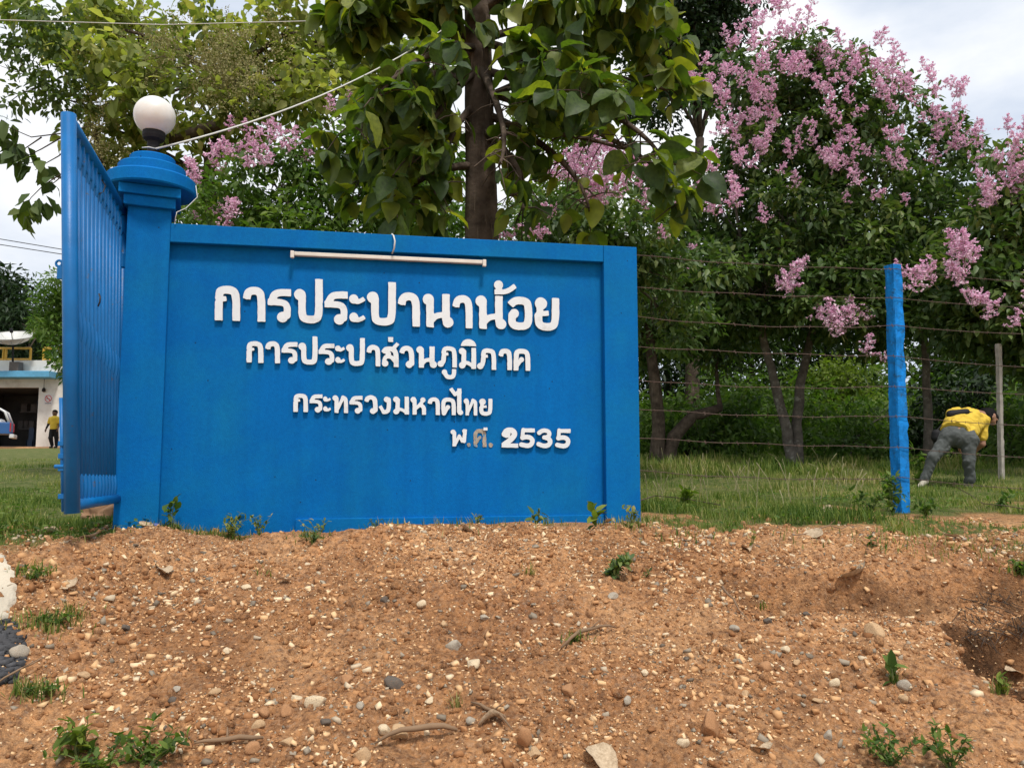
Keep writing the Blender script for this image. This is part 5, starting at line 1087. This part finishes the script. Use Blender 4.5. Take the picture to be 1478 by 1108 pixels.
# sparse wispy grass at wall foot and on the bank
tx_ = []; ty_ = []
for px, py, n, r in [(60,905,170,30),(95,890,60,20),(50,1005,150,26),(45,830,60,22),(130,760,90,40),(60,760,200,40),(330,735,260,40),(250,750,90,22),(395,745,60,25),(445,775,80,14),(560,752,50,20),(640,752,50,30),(530,745,60,30),(700,748,40,30),(790,752,60,24),(870,752,50,16),(905,760,60,16),(925,755,120,14),(1290,985,40,4),(660,1020,20,6),(560,1030,0,5),(1100,880,12,6),(830,925,40,10),(1480,828,120,14),(1445,1000,60,8),(380,830,14,8),(765,830,20,8),(1300,790,90,40),(1400,795,80,40),(1000,770,120,50),(1180,780,60,40),(20,740,200,30),(30,760,150,30)]:
    for k in range(n):
        g = ground_hit(px+random.gauss(0, r*.9), py+random.gauss(0, r*.22)); tx_.append(g.x); ty_.append(g.y)
V, F, rn = blades(np.array(tx_), np.array(ty_), .022+.045*RNG.random(len(tx_)), lift=.0); link('grass', mesh_np('grass', V, F, M['grass'], {'rnd': ('FACE', rn)}), kind='stuff')
# tall seeding stalks in the shade beyond the wall end
Vb = MB()
for k in range(70):
    g = ground_hit(random.uniform(930, 1240), random.uniform(668, 735)); h_ = random.uniform(.14, .36); d = Vector((random.gauss(0, .08), random.gauss(0, .05), 0))
    p = [g, g+d*.4+Vector((0, 0, h_*.6)), g+d+Vector((0, 0, h_))]; Vb.tube(p, [.0035, .0025, .005], 4); 
link('seed_grass', Vb.mesh('seed_grass', pmat('seed_straw', (.30, .27, .14), .8, .2)), kind='stuff')
# -- small plants
def plant(name, label, px, py, hpx, wpx, n, leaf, mat, stems=5, group='small weeds round the sign and on the bank', cat='weed', up=.5, dy=0):
    g = ground_hit(px, py); k_ = math.hypot(g.y, 0)/FPX; h_ = hpx*k_; w_ = wpx*k_
    t = empty(name, g, label, cat, group); mb = MB(); cs = []; dirs = []
    for i in range(stems):
        a = random.uniform(0, 6.28); e_ = g+Vector((math.cos(a)*w_*random.uniform(.2, 1), math.sin(a)*w_*.5, h_*random.uniform(.55, 1)))
        l_ = limb(g-Vector((0, 0, .01)), e_, .15, 6); mb.tube(l_, [.0028, .0024, .002, .0018, .0014, .001], 4, False)
        for j in range(1, 6):
            for q in range(max(1, n//(stems*5))): cs.append(l_[j]); dirs.append((l_[j]-g).normalized())
    link('stem', mb.mesh('stem', pmat('weed_stem', (.10, .13, .04), .8)), t)
    cs = np.array([tuple(c) for c in cs]); m_ = len(cs); A = nrmz(rand_dirs(m_)+np.array([0, 0, up])); B = nrmz(np.cross(nrmz(rand_dirs(m_)*.5+np.array([0, 0, 1.])), A)); Nv = np.cross(A, B)
    V, F = scatter(LT, LF, cs, A, B, Nv, leaf*k_*(.6+.8*RNG.random(m_)))
    link('leaves', mesh_np('leaves', V, F, M[mat], {'rnd': ('FACE', np.repeat(RNG.random(m_), 6))}), t); return t
plants = [('leafy plant with bright leaves at the foot of the blue pillar',248,752,44,16,34,17,'leaf_mid',4),('feathery weed spreading against the lower left of the sign panel',330,752,34,40,110,8,'leaf_olive',8),('wispy weed with reddish stems right of the feathery weed',378,752,38,22,60,7,'leaf_olive',6),
 ('thin creeping weed against the wall beside the marker rod',462,754,26,30,46,7,'leaf_olive',6),('small weed by the plinth left of the sign centre',540,754,20,16,26,7,'leaf_mid',4),('low weed against the plinth below the sign centre',690,755,16,22,26,8,'leaf_olive',4),
 ('dark leafed weed near the right end of the plinth',775,756,26,18,26,14,'leaf_lager',4),('yellowish broad leafed seedling at the foot of the end column',860,760,30,14,9,24,'leaf_lime',3),('weed hugging the right corner of the wall',912,762,42,12,40,9,'leaf_olive',5),
 ('low dark green clump growing on the bank',880,832,24,34,220,12,'leaf_lager',9),('tiny green sprig beside the dark green clump',932,832,8,8,20,8,'leaf_lager',3),('small dark tuft on the crest left of centre',452,783,14,20,60,9,'leaf_lager',7),
 ('bright green weed in the lawn right of the wall',990,730,24,18,60,13,'leaf_lime',6),('leafy creeper climbing the foot of the blue post',1288,742,66,22,120,10,'leaf_mid',8),('bushy weed left of the blue post',1255,745,46,34,170,9,'leaf_mid',9),('low weed right of the blue post',1335,745,28,30,110,9,'leaf_mid',8),
 ('taller weed by the blue post with thin leaves',1325,700,60,16,60,12,'leaf_mid',5),('green sapling plant at the bottom left corner',110,1092,52,34,70,19,'leaf_lime',6),('leafy plant with long leaflets at the bottom left',215,1106,54,60,170,14,'leaf_under',9),
 ('sprawling weed along the bottom left edge',150,1112,30,90,260,12,'leaf_under',12),('dark leafy plant at the bottom right corner',1372,1108,50,50,170,11,'leaf_mid',8),('low dark weed at the bottom edge right side',1285,1104,44,66,260,9,'leaf_mid',10),
 ('narrow upright blade plant on the right slope',1288,985,36,3,8,26,'leaf_mid',2),('small sprout in the gully at the right edge',1445,1000,24,6,10,14,'leaf_lime',2),('green clump on the crest at the right edge',1472,830,24,16,50,11,'leaf_mid',5),
 ('small weed on the far left of the bank by the concrete',45,835,16,30,90,7,'leaf_mid',8),('low grassy weed on the left slope',75,900,16,40,150,7,'leaf_mid',10),('sprawling grassy weed near the left edge low down',55,1005,18,36,120,8,'leaf_mid',9),('tiny sprout with two leaves in the middle of the bank',828,925,10,8,8,10,'leaf_lime',2),
 ('thin sprout on the crest right of centre',1258,790,22,6,10,8,'leaf_mid',2),('small reddish weed on the crest above the eroded step',1085,790,26,8,14,7,'leaf_olive',3),('short weed at the foot of the bending person',1440,735,24,30,70,9,'leaf_mid',6)]
for lb, px, py, h_, w_, n, lf, mt, stn in plants: plant('weed', lb, px, py, h_, w_, n, lf, mt, stn, up=.9 if 'blade' in lb else .4)
# -- dry leaves
M['dryleaf'] = pmat('dry_leaf', (.42, .30, .18), .85, .2, 12, .4, 40, col2=(.58, .45, .30))
def dry_leaf(seed):
    rg = np.random.default_rng(seed); V = []; F = []; n = 8; curl = rg.uniform(.5, 1.3)
    for i in range(n+1):
        t = i/n; hw = .34*math.sin(math.pi*(t*.92+.04))**.8
        for j in range(7):
            s_ = j/3-1; a = s_*curl*1.2; V.append((t-.5, math.sin(a)*hw/max(.6, curl), (1-math.cos(a))*hw*.7+.10*math.sin(t*5+seed)+.02*math.sin(i*2+j*1.7+seed)))
    for i in range(n):
        for j in range(6): a = i*7+j; F.append((a, a+1, a+8, a+7))
    return mesh_np('dry_leaf', np.array(V), np.array(F), M['dryleaf'], None, True)
dl = [(235,828,38,'large curled dry leaf on the upper left slope'),(100,850,34,'dry leaf on the left slope below the gate'),(1232,832,52,'large pale dry leaf beside the eroded step on the right'),(1172,776,44,'curled dry leaf on the crest right of the wall'),(1080,796,30,'upright curled dry leaf on the crest'),
 (710,1045,40,'dry leaf low at the centre bottom'),(868,1104,60,'big dry leaf cut off by the bottom edge'),(410,842,22,'small dry leaf on the left centre slope'),(1100,1084,34,'dry leaf near the bottom edge at the right'),(675,768,30,'dry leaf lying at the foot of the plinth'),(65,772,36,'dry leaf by the gate on the left'),
 (1465,975,30,'dark dry leaf in the gully at the right edge'),(1190,740,32,'dry leaf in the lawn left of the post'),(880,748,20,'dry leaf beside the end column'),(210,758,24,'small dry leaf by the sack'),(130,778,26,'dry leaf left of the sack'),(1375,778,26,'dry leaf on the crest at the right')]
for i, (px, py, sz, lb) in enumerate(dl):
    g = ground_hit(px, py); k_ = g.y/FPX*sz; o = link('dry_leaf', dry_leaf(i), label=lb, category='dry leaf', group='fallen dry leaves'); o.location = g+Vector((0, 0, .016)); o.scale = (k_,)*3; o.rotation_euler = (random.uniform(-.5, .5), random.uniform(-.4, .4), random.uniform(0, 6.28))
# -- twigs
tw = [(600,1070,-60,12,.011,'brown root like twig at the bottom left of centre'),(850,925,40,-14,.008,'forked pale twig on the right centre slope'),(710,1040,30,22,.006,'short bent twig low at the centre'),(1060,875,20,25,.006,'thin twig on the right slope'),(30,975,40,-20,.004,'thin dry stalk at the left edge'),(330,1075,-50,6,.009,'brown stick near the bottom left plants'),(1190,770,50,-6,.004,'thin twig on the crest right of the wall')]
for px, py, dx, dy, r, lb in tw:
    a = ground_hit(px-dx, py-dy)+Vector((0, 0, .012)); b = ground_hit(px+dx, py+dy)+Vector((0, 0, .02)); l_ = limb(a, b, .12, 7); mb = MB(); mb.tube(l_, [r*k for k in (.5, .9, 1, .9, .8, .6, .3)], 7)
    c = l_[3]; mb.tube([c, c+Vector((dx, -dy, 0)).normalized()*.03+Vector((.02, .03, .03))], [r*.6, r*.2], 5); link('twig', mb.mesh('twig', pmat('twig', (.20, .125, .07), .9, .2), True), label=lb, category='twig', group='twigs on the dirt bank')
# -- sack under the gate
g = ground_hit(150, 752); V = I2[0].copy()
I3 = ico(3); V = I3[0]*np.array([.17, .10, .085]); f_ = fbm(V[:, 0]*14, V[:, 1]*14+V[:, 2]*22, 5, 4); V = V*(1+.5*f_)[:, None]; V[:, 2] = np.maximum(V[:, 2], -.05); V[:, 2] += .03*np.sin(V[:, 0]*22)*(V[:, 2] > 0)
o = link('sack', mesh_np('sack', V, I3[1], pmat('sack_brown', (.30, .17, .09), .9, .25, 8, .5, 30), None, True), label='crumpled brown sack lying beneath the open gate', category='sack'); o.location = g+Vector((.02, 0, .055)); o.rotation_euler = (0, 0, .3)
g = ground_hit(225, 744); V = I2[0]*np.array([.03, .02, .016]); V = V*(1+.4*fbm(V[:, 0]*40, V[:, 1]*40, 5, 2))[:, None]
o = link('litter', mesh_np('litter', V, I2[1], pmat('litter_blue', (.1, .12, .3), .5)), label='small crumpled blue wrapper at the foot of the pillar', category='litter'); o.location = g+Vector((0, 0, .012))
# -- concrete driveway edge and broken asphalt at the left
ed = [(-60,792),(-10,800),(4,806),(10,818),(20,828),(24,842),(20,856),(22,868),(14,880),(8,893),(-6,900),(-60,930),(-400,930),(-400,792)]
pts = []
for px, py in ed: g = ground_hit(max(px, -60), py); pts.append(Vector((g.x-(1.5 if px < -60 else 0), g.y, 0)))
poly = [(p.x, p.y) for p in pts]
def inside(x, y):
    c = False; j = len(poly)-1
    for i in range(len(poly)):
        (xi, yi), (xj, yj) = poly[i], poly[j]
        if (yi > y) != (yj > y) and x < (xj-xi)*(y-yi)/(yj-yi)+xi: c = not c
        j = i
    return c
st = .012; gx_ = np.arange(-3.4, max(p[0] for p in poly)+.03, st); gy_ = np.arange(min(p[1] for p in poly)-.02, max(p[1] for p in poly)+.02, st)
mb = MB(); ids = {}; occ = {}
def vid_(i, j, lo):
    k = (i, j, lo)
    if k not in ids:
        x, y = gx_[i], gy_[j]; z = float(gh(x, y, False))+.018-(.10 if lo else 0)+.003*float(vn(x*40, y*40, 2)); ids[k] = len(mb.v); mb.v.append((x+.004*float(vn(x*90, y*90, 5)), y, z))
    return ids[k]
for i in range(len(gx_)-1):
    for j in range(len(gy_)-1): occ[(i, j)] = inside(gx_[i]+.006+.010*float(vn(gx_[i]*25, gy_[j]*25, 6)), gy_[j]+.006)
for (i, j), o_ in occ.items():
    if not o_: continue
    mb.f.append((vid_(i, j, 0), vid_(i+1, j, 0), vid_(i+1, j+1, 0), vid_(i, j+1, 0)))
    if not occ.get((i+1, j), False): mb.f.append((vid_(i+1, j, 0), vid_(i+1, j, 1), vid_(i+1, j+1, 1), vid_(i+1, j+1, 0)))
    if not occ.get((i, j-1), False): mb.f.append((vid_(i, j, 0), vid_(i, j, 1), vid_(i+1, j, 1), vid_(i+1, j, 0)))
link('driveway', mb.mesh('driveway', M['concrete'], True), kind='structure')
M['asphalt'] = pmat('asphalt_rubble', (.055, .055, .058), .9, .4, 14, .6, 60)
cs = []
for k in range(420):
    py_q = random.uniform(896, 985); g = ground_hit(random.uniform(-30, 18+16*math.sin((py_q-896)/28)), py_q); cs.append((g.x, g.y, g.z))
cs = np.array(cs); n = len(cs); T = IB[0]*np.array([1.1, .9, .5])+RNG.uniform(-.25, .25, (8, 3)); A = rand_dirs(n); A[:, 2] *= .2; A = nrmz(A); B = nrmz(np.cross(nrmz(rand_dirs(n)*.4+np.array([0, 0, 1.])), A)); Nv = np.cross(A, B)
V, F = scatter(T, IB[1], cs, A, B, Nv, .006+.015*RNG.random(n)**2); V = V*(1+0*V); link('asphalt_rubble', mesh_np('asphalt_rubble', V, F, M['asphalt']), kind='stuff')
# ------------------------------------------------------------------ people: signed distance bodies meshed with surface nets
def surface_net(fn, lo, hi, h):
    ax = [np.arange(lo[i], hi[i]+h, h) for i in range(3)]; X, Y, Z = np.meshgrid(*ax, indexing='ij'); D = fn(X, Y, Z)
    nx, ny, nz = D.shape; S = D < 0; cnt = np.zeros((nx-1, ny-1, nz-1)); acc = np.zeros((nx-1, ny-1, nz-1, 3))
    cr = [(i, j, k) for i in (0, 1) for j in (0, 1) for k in (0, 1)]
    def sub(A, o): return A[o[0]:o[0]+nx-1, o[1]:o[1]+ny-1, o[2]:o[2]+nz-1]
    for a in cr:
        for d in range(3):
            if a[d] == 1: continue
            b = list(a); b[d] = 1; Da, Db = sub(D, a), sub(D, b); m = (Da < 0) != (Db < 0)
            t = np.where(m, Da/np.where(m, Da-Db, 1), 0)
            for q in range(3): acc[..., q] += np.where(m, a[q]+(t if q == d else 0), 0)
            cnt += m
    act = cnt > 0; ids = -np.ones(act.shape, int); ids[act] = np.arange(act.sum())
    ii = np.argwhere(act); V = (ii+acc[act]/cnt[act][:, None])*h+np.array(lo); F = []
    for d in range(3):
        o = [0, 0, 0]; o[d] = 1; e = [nx, ny, nz]; e[d] -= 1
        A = S[:e[0], :e[1], :e[2]]; B = S[o[0]:, o[1]:, o[2]:]; p = np.argwhere(A != B); u, v = [(1, 2), (2, 0), (0, 1)][d]
        p = p[(p[:, u] > 0) & (p[:, v] > 0) & (p[:, u] < D.shape[u]-1) & (p[:, v] < D.shape[v]-1)]
        eu = np.zeros(3, int); eu[u] = 1; ev = np.zeros(3, int); ev[v] = 1
        q = [p-eu-ev, p-ev, p, p-eu]; f = np.stack([ids[tuple(x.T)] for x in q], -1); fl = A[tuple(p.T)]; f[~fl] = f[~fl][:, ::-1]; F.append(f)
    return V, np.concatenate(F)
def cap(X, Y, Z, a, b, ra, rb):
    a = np.array(a, float); b = np.array(b, float); d = b-a; l2 = (d*d).sum()+1e-12
    t = np.clip(((X-a[0])*d[0]+(Y-a[1])*d[1]+(Z-a[2])*d[2])/l2, 0, 1)
    return np.sqrt((X-a[0]-d[0]*t)**2+(Y-a[1]-d[1]*t)**2+(Z-a[2]-d[2]*t)**2)-(ra+(rb-ra)*t)
def smin(a, b, k):
    h = np.clip(.5+.5*(b-a)/k, 0, 1); return b+(a-b)*h-k*h*(1-h)
def chain(caps, k=.03, wrinkle=0):
    def fn(X, Y, Z):
        d = None
        for c in caps: q = cap(X, Y, Z, *c); d = q if d is None else smin(d, q, k)
        if wrinkle: d = d+wrinkle*(1.2-4*np.abs(fbm(X*5+Z*7+Y*3, Z*5-X*7+Y*6, 5, 3)))
        return d
    return fn
def body_part(name, caps, mat, parent, h=.012, k=.03, wrinkle=0, clip=None):
    A = np.array([np.array(c[0])-max(c[2], c[3])-.03 for c in caps]+[np.array(c[1])-max(c[2], c[3])-.03 for c in caps]); B = np.array([np.array(c[0])+max(c[2], c[3])+.03 for c in caps]+[np.array(c[1])+max(c[2], c[3])+.03 for c in caps])
    f0 = chain(caps, k, wrinkle); f = (lambda X, Y, Z: np.maximum(f0(X, Y, Z), clip(X, Y, Z))) if clip else f0
    V, F = surface_net(f, A.min(0), B.max(0), h); return link(name, mesh_np(name, V, F, mat, None, True), parent)
SK = pmat('skin', (.30, .15, .09), .6, .08, 10); HR = pmat('hair_black', (.006, .005, .005), .75, .3, 40, .5, 90, spec=.12)
SHY = pmat('shirt_yellow', (.62, .42, .04), .85, .08, 8, .3, 20); TRG = pmat('trousers_grey', (.075, .082, .078), .9, .15, 7, .4, 18)
YPn = 10.3
def Q(px, py, dy=0.0): return P(px, py, YPn+dy)
def hand(wr, dr, pn, r=1.0):
    """capsules of palm, four fingers and thumb; dr = finger direction, pn = palm normal"""
    wr = Vector(wr); dr = Vector(dr).normalized(); pn = Vector(pn); pn = (pn-dr*pn.dot(dr)).normalized(); sd_ = dr.cross(pn); c = []
    c.append((wr, wr+dr*.05, .024, .028)); 
    for i, (o, l) in enumerate(((-.027, .062), (-.009, .075), (.009, .07), (.026, .055))):
        b = wr+dr*.075+sd_*o; c.append((wr+dr*.03+sd_*o*.8, b, .014, .012)); m_ = b+dr*l*.5+pn*.01; c.append((b, m_, .0105, .0095)); c.append((m_, m_+dr*l*.38+pn*.022, .0095, .008))
    c.append((wr+dr*.02-sd_*.02, wr+dr*.055-sd_*.05, .014, .011)); c.append((wr+dr*.055-sd_*.05, wr+dr*.085-sd_*.055+pn*.012, .011, .009)); return c
# --- the person bending forward on the lawn
hipL, hipR = Q(1370, 630, .02), Q(1397, 634, -.05); pel = (hipL+hipR)/2+Vector((0, 0, .03)); chest = Q(1398, 605, .30); shL, shR = Q(1375, 597, .42), Q(1420, 606, .32); neck = Q(1415, 598, .45); head = Q(1427, 601, .50)
knL, knR = Q(1347, 660, .0), Q(1399, 664, -.10); anL, anR = Q(1334, 688, .05), Q(1400, 697, -.05)
zfl = grd(anR.x, anR.y); anR.z = zfl+.09; anL.z = grd(anL.x, anL.y)+.12
per = empty('person', (pel.x, pel.y, zfl), 'person in yellow shirt and grey trousers bending forward on the shaded lawn', 'person')
elR, wrR = Q(1418, 641, .30), Q(1408, 650, .42); elL, wrL = Q(1366, 618, .62), Q(1385, 642, .68)
fd = (head-neck).normalized()
body = [(pel, chest, .13, .13), (chest, (shL+shR)/2, .12, .10), (shL, shR, .055, .055), (neck-fd*.08, head, .055, .055), (head, head+Vector((.02, .03, -.02)), .088, .085), (head+Vector((.03, -.02, -.06)), head+Vector((.05, -.01, -.09)), .05, .035),
 (head+Vector((.085, -.025, -.035)), head+Vector((.098, -.03, -.045)), .014, .013), (head+Vector((-.01, -.088, -.02)), head+Vector((-.005, -.094, -.005)), .018, .014),
 (shR, elR, .046, .036), (elR, wrR, .037, .025), (shL, elL, .046, .036), (elL, wrL, .037, .025), (hipL, knL, .085, .055), (knL, anL, .055, .038), (hipR, knR, .085, .055), (knR, anR, .055, .038)]
body += hand(wrR, (-.5, .5, -.75), (0, .4, .6)); body += hand(wrL, (.2, .2, -1), (.4, -.4, 0))
body_part('body', body, SK, per, .011, .016)
for nm_, off in (('eye', Vector((.085, -.052, -.002))), ('eye', Vector((.10, .012, -.004)))):
    mb = MB(); c = head+off; mb.lathe([(.001, -.010), (.008, -.006), (.010, 0), (.008, .006), (.001, .010)], 8, Matrix.Translation(c)); link(nm_, mb.mesh(nm_, M['black'], True), per)
slR = shR.lerp(elR, .72); slL = shL.lerp(elL, .7)
hem = pel+Vector((0, 0, .03))
shirt = [(pel+Vector((-.01, .01, .05)), chest, .160, .165), (chest, (shL+shR)/2, .15, .12), (shL, shR, .080, .080), (hipL+Vector((.02, .03, .09)), shL.lerp(chest, .3), .10, .11), (hipR+Vector((-.02, .03, .04)), shR.lerp(chest, .3), .105, .11), (shR, slR, .072, .066), (shL, slL, .070, .064), (neck-fd*.10, neck-fd*.03, .07, .062)]
ndir = np.array(tuple((chest-pel).normalized())); 
body_part('shirt', shirt, SHY, per, .010, .035, .012, clip=lambda X, Y, Z: -((X-pel.x)*ndir[0]+(Y-pel.y)*ndir[1]+(Z-pel.z)*ndir[2])-.0)
tr_ = [(pel+Vector((0, 0, -.01)), pel+Vector((0, .03, .03)), .15, .14), (hipL, knL, .112, .078), (knL, anL, .076, .066), (hipR, knR, .115, .078), (knR, anR, .078, .068), (hipL, hipR, .125, .13)]
body_part('trousers', tr_, TRG, per, .010, .03, .012, clip=lambda X, Y, Z: np.maximum(-(Z-(anR.z-.03)), ((X-pel.x)*ndir[0]+(Y-pel.y)*ndir[1]+(Z-pel.z)*ndir[2])-.11))
hc = head
body_part('hair', [(hc+Vector((-.03, .01, .02)), hc+Vector((.02, .03, .03)), .108, .10), (hc+Vector((.05, .03, .02)), hc+Vector((.10, .02, -.01)), .06, .05), (hc+Vector((.10, .03, -.01)), hc+Vector((.115, .03, -.08)), .04, .022), (hc+Vector((-.05, -.02, .0)), hc+Vector((-.04, -.06, -.01)), .06, .05)], HR, per, .010, .03, .004)
SHO = pmat('shoe_pale', (.42, .38, .30), .7)
body_part('shoe', [(anR+Vector((.0, .02, -.05)), anR+Vector((.05, .16, -.05)), .045, .038)], SHO, per, .01); body_part('shoe', [(anL+Vector((0, -.02, -.02)), anL+Vector((-.10, -.05, -.09)), .042, .030)], SHO, per, .01)
# sling bag across the back
bc0, bc1 = Q(1372, 597, .18), Q(1395, 594, .14)
bag = empty('sling_bag', bc0, 'black sling bag strapped across the bending person\'s yellow back', 'bag')
body_part('pouch', [(bc0, bc1, .048, .040), (bc0+Vector((0, 0, -.01)), bc1+Vector((-.03, 0, -.015)), .048, .04)], M['black'], bag, .01, .02)
mb = MB(); mb.tube([bc1, Q(1408, 597, .18), Q(1420, 602, .26), Q(1424, 606, .34)], .014, 6); link('strap', mb.mesh('strap', M['black'], True), bag)
q = Q(1352, 626, .1); kb = empty('hand_bag', q, 'dark bag hanging behind the bending person\'s left hip', 'bag')
body_part('pouch', [(q, q+Vector((.0, 0, -.05)), .062, .07)], M['black'], kb, .012); mb = MB(); mb.tube([q+Vector((0, 0, .04)), Q(1360, 612, .2), Q(1366, 603, .3)], .009, 5); link('strap', mb.mesh('strap', M['black']), kb)
# --- the person walking by the building
YC = 33.5; zc = grd(P(78, 640, YC).x, YC); xc = P(79, 600, YC).x; s_ = 1.0
def B3(dx, dy, dz): return Vector((xc+dx, YC+dy, zc+dz))
ph = P(78, 593, YC).z-zc
k = ph/1.62
def K(dx, dy, dz): return B3(dx*k, dy*k, dz*k)
p2 = empty('person', (xc, YC, zc), 'person in a yellow shirt walking past the white building by the gate', 'person')
bd = [(K(0, 0, .88), K(0, 0, 1.3), .12, .13), (K(-.15, 0, 1.3), K(.15, 0, 1.3), .06, .06), (K(0, 0, 1.35), K(0, -.01, 1.5), .05, .06), (K(0, 0, 1.5), K(0, -.01, 1.55), .095, .095), (K(0, -.1, 1.5), K(0, -.11, 1.49), .015, .015), (K(-.18, 0, 1.3), K(-.26, .02, 1.05), .05, .04), (K(-.26, .02, 1.05), K(-.33, -.03, .84), .04, .028), (K(.18, 0, 1.3), K(.23, -.02, 1.05), .05, .04), (K(.23, -.02, 1.05), K(.24, -.12, .85), .04, .028), (K(-.08, 0, .85), K(-.10, -.05, .45), .09, .06), (K(-.10, -.05, .45), K(-.08, .05, .06), .055, .04), (K(.08, 0, .85), K(.08, .08, .45), .09, .06), (K(.08, .08, .45), K(.08, .12, .06), .055, .04)]
bd += hand(K(-.33, -.03, .84), (-.3, -.2, -1), (1, 0, 0)) + hand(K(.24, -.12, .85), (0, -.2, -1), (-1, 0, 0))
body_part('body', bd, pmat('skin_dark', (.12, .06, .04), .6), p2, .014, .02)
body_part('shirt', [(K(0, 0, .86), K(0, 0, 1.26), .16, .165), (K(-.15, 0, 1.28), K(.15, 0, 1.28), .085, .085), (K(-.18, 0, 1.28), K(-.24, .01, 1.12), .075, .07), (K(.18, 0, 1.28), K(.22, -.01, 1.12), .075, .07)], SHY, p2, .02, .04, clip=lambda X, Y, Z: -(Z-K(0, 0, .82).z))
body_part('trousers', [(K(0, 0, .82), K(0, 0, .86), .14, .14), (K(-.08, 0, .8), K(-.10, -.05, .45), .105, .085), (K(-.10, -.05, .45), K(-.08, .05, .14), .085, .07), (K(.08, 0, .8), K(.08, .08, .45), .105, .085), (K(.08, .08, .45), K(.08, .12, .14), .085, .07)], M['black'], p2, .02, .03)
body_part('sleeve', [(K(-.24, .01, 1.12), K(-.27, .02, 1.03), .05, .046), (K(-.27, .02, 1.03), K(-.32, -.02, .88), .046, .038)], M['black'], p2, .014)
body_part('hair', [(K(0, .02, 1.57), K(0, 0, 1.58), .105, .1)], HR, p2, .016)
for dx, dy in ((-.08, .05), (.08, .12)): body_part('shoe', [(K(dx, dy, .04), K(dx, dy-.14, .035), .045, .04)], M['black'], p2, .014)
